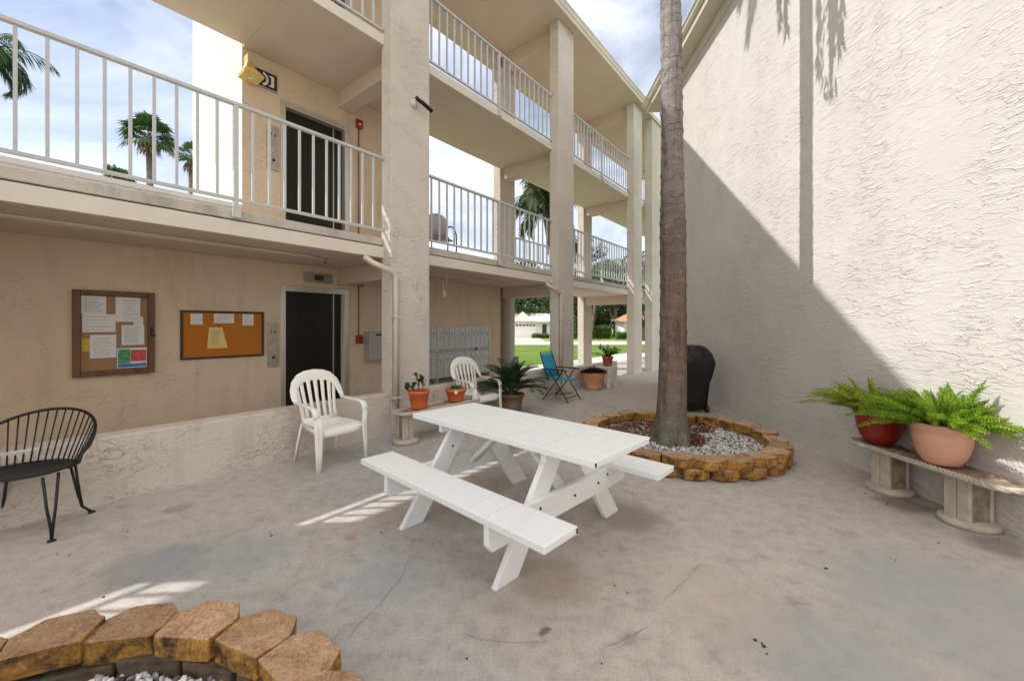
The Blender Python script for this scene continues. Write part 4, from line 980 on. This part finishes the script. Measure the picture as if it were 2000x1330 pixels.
# royal style palm in the ring
TX, TY = 1.945, 4.96
t = thing('courtyard_palm', 'tall palm with smooth ringed trunk rising from the block ring', 'palm tree', (TX, TY, .05), 0)
m = MB(); n = 26; rings = []; zs = []
z = 0
while z < 8.4: zs.append(z); z += .018 if z < .5 else (.035 if z < 6.5 else .1)
for z in zs:
    r0 = .142 + .012*sin(z*.9) + .085*math.exp(-z/.22) + .03*math.exp(-z/.9) - .004*z
    r0 = max(r0, .118)
    rg = []
    ringb = 0
    if z > 1.0:
        ph = (z + .02*sin(z*7)) % .19; ringb = .010*math.exp(-((ph-.02)/.022)**2) + .004*sin(z*3.1)
    for k in range(n):
        a = 2*pi*k/n; fl = math.exp(-z/.13)*.055*(sin(5*a+.7)+.6*sin(9*a)+.4*sin(17*a+2)) + .004*sin(3*a+z*2) + .003*sin(11*a+z*5)
        zz = z + (.03*sin(2*a+z) if z > .6 else 0)
        rg.append(((r0+fl+ringb)*cos(a) + .02*sin(z*.7), (r0+fl+ringb)*sin(a), zz))
    rings.append(rg)
m.loft(rings); obj('trunk', m, M['palmbark'], t)
m = MB(); m.tube([(0, 0, 8.3), (0, 0, 8.6), (0, 0, 9.6), (0, 0, 10.3)], [.12, .15, .12, .05], 14); obj('crownshaft', m, M['leaf_palm'], t)
m = MB(); sm = MB(); random.seed(21)
for k in range(17):
    az = 2*pi*k/17*5 + rr(-.15, .15); el = radians(rr(18, 80)); frond(m, (0, 0, 10.1), az, el, rr(2.1, 2.7), .55, 56, rr(1.0, 1.7), .035, .3, .022, .12, .9, sm)
for dx, dy, tipz, r_, ll in ((.10, -.41, 5.85, .085, .34), (.08, -.46, 6.5, .04, .3), (.05, -.55, 6.3, .02, .35), (-.1, -.22, 6.5, .015, .35), (.0, .38, 7.35, .012, .3), (.0, .52, 7.5, .01, .3)):   # spent fronds hanging down
    top = Vector((dx*.35, dy*.35, 8.6)); tip = Vector((dx, dy, tipz)); mid = Vector((dx*1.15, dy*1.1, (8.6+tipz)/2+.3)); pts = [top, top.lerp(mid, .5)+Vector((dx*.2, dy*.25, .12)), mid, mid.lerp(tip, .5), tip]
    sm.tube(pts, [.03, .028, r_, r_*.8, .01], 6)
    for q in range(110):
        f = rr(.2, .97)*4; i = min(3, int(f)); c = pts[i].lerp(pts[i+1], f-i) + Vector((0, rr(-1, 1)*r_*1.5, 0)); leaf(m, c, Vector((rr(-.35, .35), rr(-.35, .35), -1)), Vector((1, 0, 0)), ll*rr(.5, 1), .03)
obj('fronds', m, M['leaf_palm'], t); obj('frond_stem', sm, M['straw'], t)
random.seed(31)
# ================================================================== COVERED GRILL
t = thing('covered_grill', 'barbecue grill under a black vinyl cover by the right wall', 'grill', (3.12, 7.22, 0), radians(-3))
m = MB(); rings = []
def rrect(hx, hy, r, z, n=6, jit=0, cx=0):
    pts = []
    for sx, sy, a0 in ((1, 1, 0), (-1, 1, 90), (-1, -1, 180), (1, -1, 270)):
        for k in range(n+1):
            a = radians(a0+90*k/n); fold = jit*sin(7*(a*1.0)+z*3)+jit*.6*sin(13*a+1)
            pts.append((cx + sx*(hx-r) + (r+fold)*cos(a), sy*(hy-r) + (r+fold)*sin(a), z))
    return pts
for z, hx, hy, r_, j, cx in ((.10, .26, .22, .07, .018, .0), (.30, .27, .23, .07, .018, 0), (.50, .29, .25, .08, .014, 0), (.62, .335, .28, .09, .010, 0), (.74, .37, .30, .10, .005, 0), (.84, .385, .31, .10, .004, 0), (.92, .375, .31, .12, .003, 0), (1.02, .345, .28, .13, .002, 0), (1.10, .30, .22, .14, .002, 0), (1.145, .25, .16, .13, 0, 0), (1.16, .15, .08, .08, 0, 0)):
    rings.append(rrect(hx, hy, r_, z, 7, j, cx))
m.loft(rings); obj('cover', m, M['cover'], t)
m = MB(); m.tube([(-.33, -.02, .78), (-.43, -.02, .80), (-.44, -.02, .60), (-.42, -.02, .46), (-.40, -.02, .30)], .012, 8); m.box(-.47, -.44, -.12, .10, .60, .84); obj('side_shelf', m, M['blackplast'], t)
for sx in (-.22, .235):
    m = MB(); m.lathe([(0, -.025), (.062, -.025), (.07, -.018), (.07, .018), (.062, .025), (0, .025)], 20, Matrix.Translation((sx+.02, -.18, .07)) @ Matrix.Rotation(pi/2, 4, 'Y')); w_ = obj('wheel', m, M['blackplast'], t)
m = MB(); m.box(-.22, .22, -.17, .17, .045, .09)
for sx in (-1, 1):
    m.box(sx*.21-.015, sx*.21+.015, .13, .16, 0, .12)
obj('cart_base', m, M['black'], t)
# ================================================================== SECOND FLOOR FURNITURE
def deck_chair(label, s, d, rz, grey):
    t = thing('deck_chair', label, 'chair', F(s, d, 2.80), FA+rz, 'chairs on the second floor gallery')
    m = MB(); m.ribbon([(0, -.22, .42), (0, -.27, .60), (0, -.30, .72), (0, -.31, .80), (0, -.31, .85), (0, -.305, .88)], (0, 1, .2), [.46, .50, .47, .40, .28, .12], .02); obj('backrest', m, M['grey_metal'] if grey else M['black'], t)
    m = MB(); m.ribbon([(0, -.22, .42), (0, .22, .44)], (0, 0, 1), .46, .02); obj('seat', m, M['grey_metal'] if grey else M['black'], t)
    for sx in (-1, 1):
        m = MB(); m.tube([(sx*.25, -.26, .62), (sx*.27, -.1, .665), (sx*.27, .12, .66), (sx*.27, .24, .58), (sx*.27, .27, .40), (sx*.26, .24, .0)], .014, 8); obj('armrest', m, M['black'], t)
        m = MB(); m.tube([(sx*.24, -.22, .44), (sx*.25, -.30, 0)], .013, 8); obj('leg', m, M['black'], t)
deck_chair('grey backed patio chair on the second floor gallery right of the big pillar', 5.55, 6.25, radians(-60), True)

# ================================================================== BACKGROUND
def tree(name, label, x, y, h, cr, ch, nl, ls, mt, trunk=.18, lean=(0, 0), z0=-.03, clumps=24, seed=1, group='trees beyond the lawn', flat=1., cat='tree'):
    random.seed(seed); t = thing(name, label, cat, (x, y, z0), 0, group)
    m = MB(); top = Vector((lean[0], lean[1], h-ch*.9)); m.tube([(0, 0, 0), top*.35 + Vector((rr(-.1, .1), 0, 0)), top*.7, top], [trunk*1.3, trunk, trunk*.85, trunk*.6], 9)
    lv = MB()
    for k in range(clumps):
        a = rr(0, 2*pi); rad = sqrt(R()); zz = rr(-1, 1); w_ = sqrt(max(0, 1-zz*zz*.85)); c = Vector((lean[0]+cr*rad*w_*cos(a), lean[1]+cr*rad*w_*sin(a), h-ch/2+ch/2*zz*.9))
        if k % 3 == 0: m.tube([top*.8, top.lerp(c, .5)+Vector((0, 0, .2)), c], [trunk*.4, trunk*.25, .03], 5)
        rc = cr*rr(.26, .46)
        for q in range(nl//clumps):
            v = Vector((rr(-1, 1), rr(-1, 1), rr(-1, 1)))
            if v.length > 1 or v.length < .1: continue
            v = v.normalized()*(v.length**.4); p = c + Vector((v.x*rc, v.y*rc, v.z*rc*.62*flat)); d = Vector((v.x+rr(-.7, .7), v.y+rr(-.7, .7), rr(-.8, .6)))
            leaf(lv, p, d, Vector((rr(-1, 1), rr(-1, 1), 1)), ls*rr(.7, 1.3), ls*.62)
    obj('trunk', m, M['bark_bg'], t); obj('crown', lv, M[mt], t); return t
tree('oak_tree', 'broad dark oak behind the white house, left', -2.5, 60, 9.5, 5.5, 8.6, 9000, .42, 'leaf_tree_dark', .3, seed=41, clumps=34)
tree('oak_tree', 'green oak rising behind the roof of the white house', 4.2, 58, 8.8, 4.8, 8.0, 9000, .40, 'leaf_tree', .3, seed=42, clumps=34)
tree('small_tree', 'olive green tree at the left end of the white house', .1, 53, 5.2, 1.9, 3.6, 3000, .28, 'leaf_tree', .12, seed=43)
tree('oak_tree', 'dark oak filling the gap behind the hedge', 12.5, 60, 10.0, 5.5, 9.2, 10000, .42, 'leaf_tree_dark', .35, seed=44, clumps=36)
tree('oak_tree', 'sunlit oak left of the orange roofed house', 9.0, 52, 8.2, 3.6, 6.5, 7000, .36, 'leaf_tree', .25, seed=45, clumps=28)
tree('round_tree', 'rounded yellow green tree seen through the second floor railing', 13.2, 52, 9.8, 3.6, 6.0, 8000, .34, 'hedge', .25, seed=46, clumps=26)
tree('pine_tree', 'tall open pine with flat layered top seen over the railing', 10.2, 62, 15.0, 3.8, 4.2, 4200, .42, 'leaf_pine', .2, seed=47, clumps=20, flat=.6)
tree('leaning_tree', 'slim leaning tree in front of the far lawn', 5.9, 31, 5.6, 1.7, 2.2, 2200, .22, 'leaf_tree', .13, (.5, 0), seed=48, clumps=14)
tree('dark_shrub_tree', 'narrow dark tree beyond the far pier', 13.6, 42, 9.5, 2.0, 8.6, 5000, .3, 'leaf_tree_dark', .18, seed=50, clumps=22)
tree('oak_tree', 'mid green oak at the far right beyond the lawn', 20, 56, 9.5, 4.6, 8.2, 7000, .42, 'leaf_tree', .3, seed=51, clumps=30)
tree('oak_tree', 'dark oak at the far left beyond the lawn', -10, 58, 8.0, 5, 7.4, 6000, .46, 'leaf_tree_dark', .3, seed=52, clumps=30)
for i_, (x_, y_, h_, l_) in enumerate(((-6, 72, 12, 'dark oak far behind the left end of the white house'), (1.0, 74, 12.5, 'tall dark oak far behind the white house gable'), (7.2, 70, 11.5, 'dark oak far behind the right end of the white house'), (15.5, 72, 12, 'tall dark oak far behind the clipped hedge'), (24, 74, 12.5, 'dark oak far behind the orange roofed house'))):
    tree('oak_tree', l_, x_, y_, h_, 6.0, h_-.6, 9000, .62, 'leaf_tree_dark' if i_ % 2 == 0 else 'leaf_tree', .35, seed=90+i_, clumps=36)
random.seed(60); m = MB()
def shrub_mb(cx, cy, hx, hy, z0, z1, n, ls):
    m = MB()
    for k in range(n):
        f = int(rr(0, 3)); p = [cx+rr(-hx, hx), cy+rr(-hy, hy), rr(z0, z1)]
        if f == 0: p[1] = cy - hy + rr(-.1, .1)
        elif f == 1: p[2] = z1 + rr(-.1, .08)
        else: p[0] = cx + (hx if R() < .5 else -hx) + rr(-.1, .1)
        leaf(m, Vector(p), Vector((rr(-1, 1), rr(-1, 1), rr(-.5, 1))), Vector((rr(-1, 1), rr(-1, 1), 1)), ls*rr(.7, 1.3), ls*.6)
    return m
def shrub(label, *a, mt='hedge', stem=None):
    cx, cy, hx, hy, z0, z1 = a[:6]; t = thing('clipped_hedge', label, 'hedge', (0, 0, 0), 0, 'shrubs in front of the far trees')
    obj('foliage', shrub_mb(*a), M[mt], t); m = MB()
    for k in range(6): x = cx-hx+2*hx*(k+.5)/6; m.tube([(x, cy, -.03), (x+rr(-.1, .1), cy, z1*.8)], .05, 5)
    obj('stem', m, M['bark_bg'], t); m = MB(); m.box(cx-hx*.8, cx+hx*.8, cy-hy*.8, cy+hy*.8, .1, z1*.85); obj('inner_mass', m, M['leaf_tree_dark'], t, .15)
shrub('clipped green hedge block in front of the dark trees', 9.9, 46, 1.1, .6, 0, 1.35, 2600, .16)
shrub('loose dark shrub left of the clipped hedge', 7.9, 46, .9, .8, 0, 2.3, 2200, .2, mt='leaf_tree')
shrub('low shrub at the foot of the orange roofed house', 12.2, 44.5, .8, .5, 0, .7, 1200, .14)
shrub('low shrub strip beside the white house door', 3.4, 48.6, .9, .4, 0, .45, 1200, .14)
# houses
t = thing('white_house', 'single storey white house with wide garage door and white roof', 'house', (0, 50.5, -.03), 0)
m = MB(); m.box(-9, 6.3, 0, 7, 0, 2.02); obj('wall', m, M['housewhite'], t)
m = MB(); m.add([(-9.5, -.6, 2.0), (6.9, -.6, 2.0), (6.9, 7.6, 2.0), (-9.5, 7.6, 2.0), (-6, 3.5, 3.15), (6.0, 3.5, 3.15)], [(0, 1, 5, 4), (1, 2, 5), (2, 3, 4, 5), (3, 0, 4), (3, 2, 1, 0)]); r_ = obj('roof', m, M['roofwhite'], t)
m = MB(); m.add([(-.3, -.7, 2.05), (2.9, -.7, 2.05), (1.3, -.7, 3.25), (-.3, 3, 2.05), (2.9, 3, 2.05), (1.3, 3, 3.25)], [(0, 1, 2), (1, 4, 5, 2), (3, 0, 2, 5), (4, 3, 5)]); obj('gable', m, M['roofwhite'], r_)
m = MB(); m.box(-9.5, 6.9, -.64, -.602, 1.86, 2.04); obj('fascia', m, M['grey_metal'], t)
m = MB(); m.box(-.1, 3.0, -.03, -.002, 0, 1.75); g = obj('garage_door', m, M['roofwhite'], t)
m = MB()
for k in range(7): m.box(.05+.42*k, .35+.42*k, -.045, -.031, 1.48, 1.66)
obj('window_pane', m, M['dark'], g)
m = MB(); m.box(3.75, 4.3, -.03, -.002, 0, 1.7); obj('door', m, M['dark'], t)
m = MB(); m.box(-5, -2.6, -.03, -.002, .6, 1.6); obj('window', m, M['dark'], t)
t = thing('orange_roofed_house', 'white house with orange tiled hip roof at the far right', 'house', (0, 46, -.03), 0)
m = MB(); m.box(12.7, 22, 0, 4, 0, 2.15); obj('wall', m, M['housewhite'], t)
m = MB(); m.add([(11.9, -.7, 2.1), (22.8, -.7, 2.1), (22.8, 4.7, 2.1), (12.3, 4.7, 2.1), (14.2, 2, 3.2), (20, 2, 3.2)], [(0, 1, 5, 4), (1, 2, 5), (2, 3, 4, 5), (3, 0, 4), (3, 2, 1, 0)]); obj('roof', m, M['rooforange'], t)
m = MB(); m.box(11.9, 22.8, -.72, -.701, 1.98, 2.12); obj('fascia', m, M['fascia'], t)
m = MB(); m.box(15, 17, -.03, -.002, .7, 1.7); obj('window', m, M['dark'], t)
# palms behind
def feather_palm(label, x, y, h, n, L, seed, tr=.16, mt='leaf_palm', ll=.7, z0=-.03, lean=0.):
    random.seed(seed); t = thing('feather_palm', label, 'palm tree', (x, y, z0), 0, 'palms behind the building')
    m = MB(); m.tube([(lean, 0, 0), (lean*.8, 0, h*.5), (0, 0, h)], [tr*1.2, tr, tr*.8], 10); obj('trunk', m, M['bark_bg'], t)
    m = MB(); sm = MB()
    for k in range(n): frond(m, (0, 0, h), 2*pi*k/n*5+rr(-.2, .2), radians(rr(-15, 75)), L*rr(.85, 1.1), ll, 60, rr(1.3, 2.1), .035, .15, .03, .1, 1.2, sm)
    obj('fronds', m, M[mt], t); obj('frond_stem', sm, M['leaf_palm'], t)
def fan_palm(label, x, y, h, n, L, seed, tr=.2, skirt=12):
    random.seed(seed); t = thing('fan_palm', label, 'palm tree', (x, y, -.03), 0, 'palms behind the building')
    m = MB(); m.tube([(0, 0, 0), (.15, 0, h*.5), (0, 0, h)], [tr*1.3, tr, tr*.9], 10); obj('trunk', m, M['bark_bg'], t)
    m = MB(); sk = MB()
    for k in range(n):
        az = 2*pi*k/n*5+rr(-.2, .2); el = radians(rr(-35, 80)); fan_leaf(m, Vector((0, 0, h)), Vector((cos(el)*cos(az), cos(el)*sin(az), sin(el))), L*rr(.85, 1.1), 18)
    for k in range(skirt):
        az = rr(0, 6.3); fan_leaf(sk, Vector((0, 0, h-.2)), Vector((cos(az)*.6, sin(az)*.6, -.9)), L*rr(.55, .75), 10, .5)
    obj('fronds', m, M['leaf_palm'], t); obj('dry_skirt', sk, M['straw'], t)
feather_palm('drooping feather palm seen between the second and third floors', 1.25, 15.8, 6.3, 30, 2.2, 71, lean=.62)
feather_palm('feather palm cropped by the left edge, beyond the upper railing', -18.2, 14.0, 11.1, 22, 1.75, 72)
fan_palm('tall fan palm beyond the left gallery railing', -25.0, 28, 14.6, 30, 1.75, 73)
fan_palm('second fan palm half hidden by the elevator tower', -21.3, 27, 12.7, 22, 1.15, 74)
fan_palm('low fan palm crown at the foot of the tall one', -26.1, 27, 10.9, 22, 1.4, 75, skirt=3)
# ================================================================== CRACKS AND LITTER
random.seed(80)
def crack(pts, w_=.0022):
    m = MB(); P_ = []
    for i in range(len(pts)-1):
        a, b = Vector(pts[i]), Vector(pts[i+1]); k = max(2, int((b-a).length/.04))
        for q in range(k): p = a.lerp(b, q/k); P_.append((p.x+rr(-.006, .006), p.y+rr(-.006, .006)))
    P_.append(pts[-1]); vs = []; 
    for i, p in enumerate(P_):
        a = Vector(P_[max(0, i-1)]); b = Vector(P_[min(len(P_)-1, i+1)]); d = (b-a).normalized(); s = Vector((-d.y, d.x))*w_*rr(.5, 1.3)*(1 if 0 < i < len(P_)-1 else .1)
        vs += [(p[0]+s.x, p[1]+s.y, .0022), (p[0]-s.x, p[1]-s.y, .0022)]
    m.add(vs, [(2*i, 2*i+1, 2*i+3, 2*i+2) for i in range(len(P_)-1)]); return m
def gp(px, py): Y = 794*1.5/(py-636); return ((px-1000)/794*Y, Y)
for L_ in ([(808, 1050), (800, 1090), (785, 1125), (750, 1170), (700, 1220), (672, 1255)], [(905, 1235), (940, 1250), (1010, 1256), (1080, 1250)], [(1180, 1262), (1240, 1240), (1265, 1222)], [(1290, 1180), (1370, 1100), (1378, 1106), (1430, 1110)]):
    struct('pavement_crack', crack([gp(*p) for p in L_], .0012), M['crack'])
m = MB()
for px, py in ((45, 1030), (112, 1082), (135, 1085), (530, 1046), (845, 1064), (1200, 1143), (1475, 1250), (1488, 1256), (1492, 1262), (1498, 1277), (1540, 950), (1733, 985), (1710, 966), (1690, 964), (1613, 1110), (1749, 1094), (745, 1040), (202, 1166), (912, 1286), (1175, 1296), (565, 1000)):
    x, y = gp(px, py); s = rr(.004, .011); m.lathe([(s, 0.0005), (s*.8, .004), (0, .006)], 6, Matrix.Translation((x, y, .0005)) @ Matrix.Rotation(rr(0, 3), 4, 'Z') @ Matrix.Scale(rr(.5, 1), 4, (1, 0, 0)))
for k in range(90):
    e = rr(0, 1)
    if e < .45: q = F(rr(.2, 8), 4.80-abs(random.gauss(0, .10))); x, y = q.x, q.y
    elif e < .8: y = rr(2.2, 9); x = 3.42+.0465*y-abs(random.gauss(0, .12))
    else: x, y = rr(-3, 3.3), rr(1.6, 7)
    s = rr(.003, .009); m.lathe([(s, 0.0005), (s*.8, .003), (0, .005)], 5, Matrix.Translation((x, y, .0005)) @ Matrix.Rotation(rr(0, 3), 4, 'Z') @ Matrix.Scale(rr(.35, 1), 4, (1, 0, 0)))
struct('leaf_litter', m, M['speck'], 'stuff')
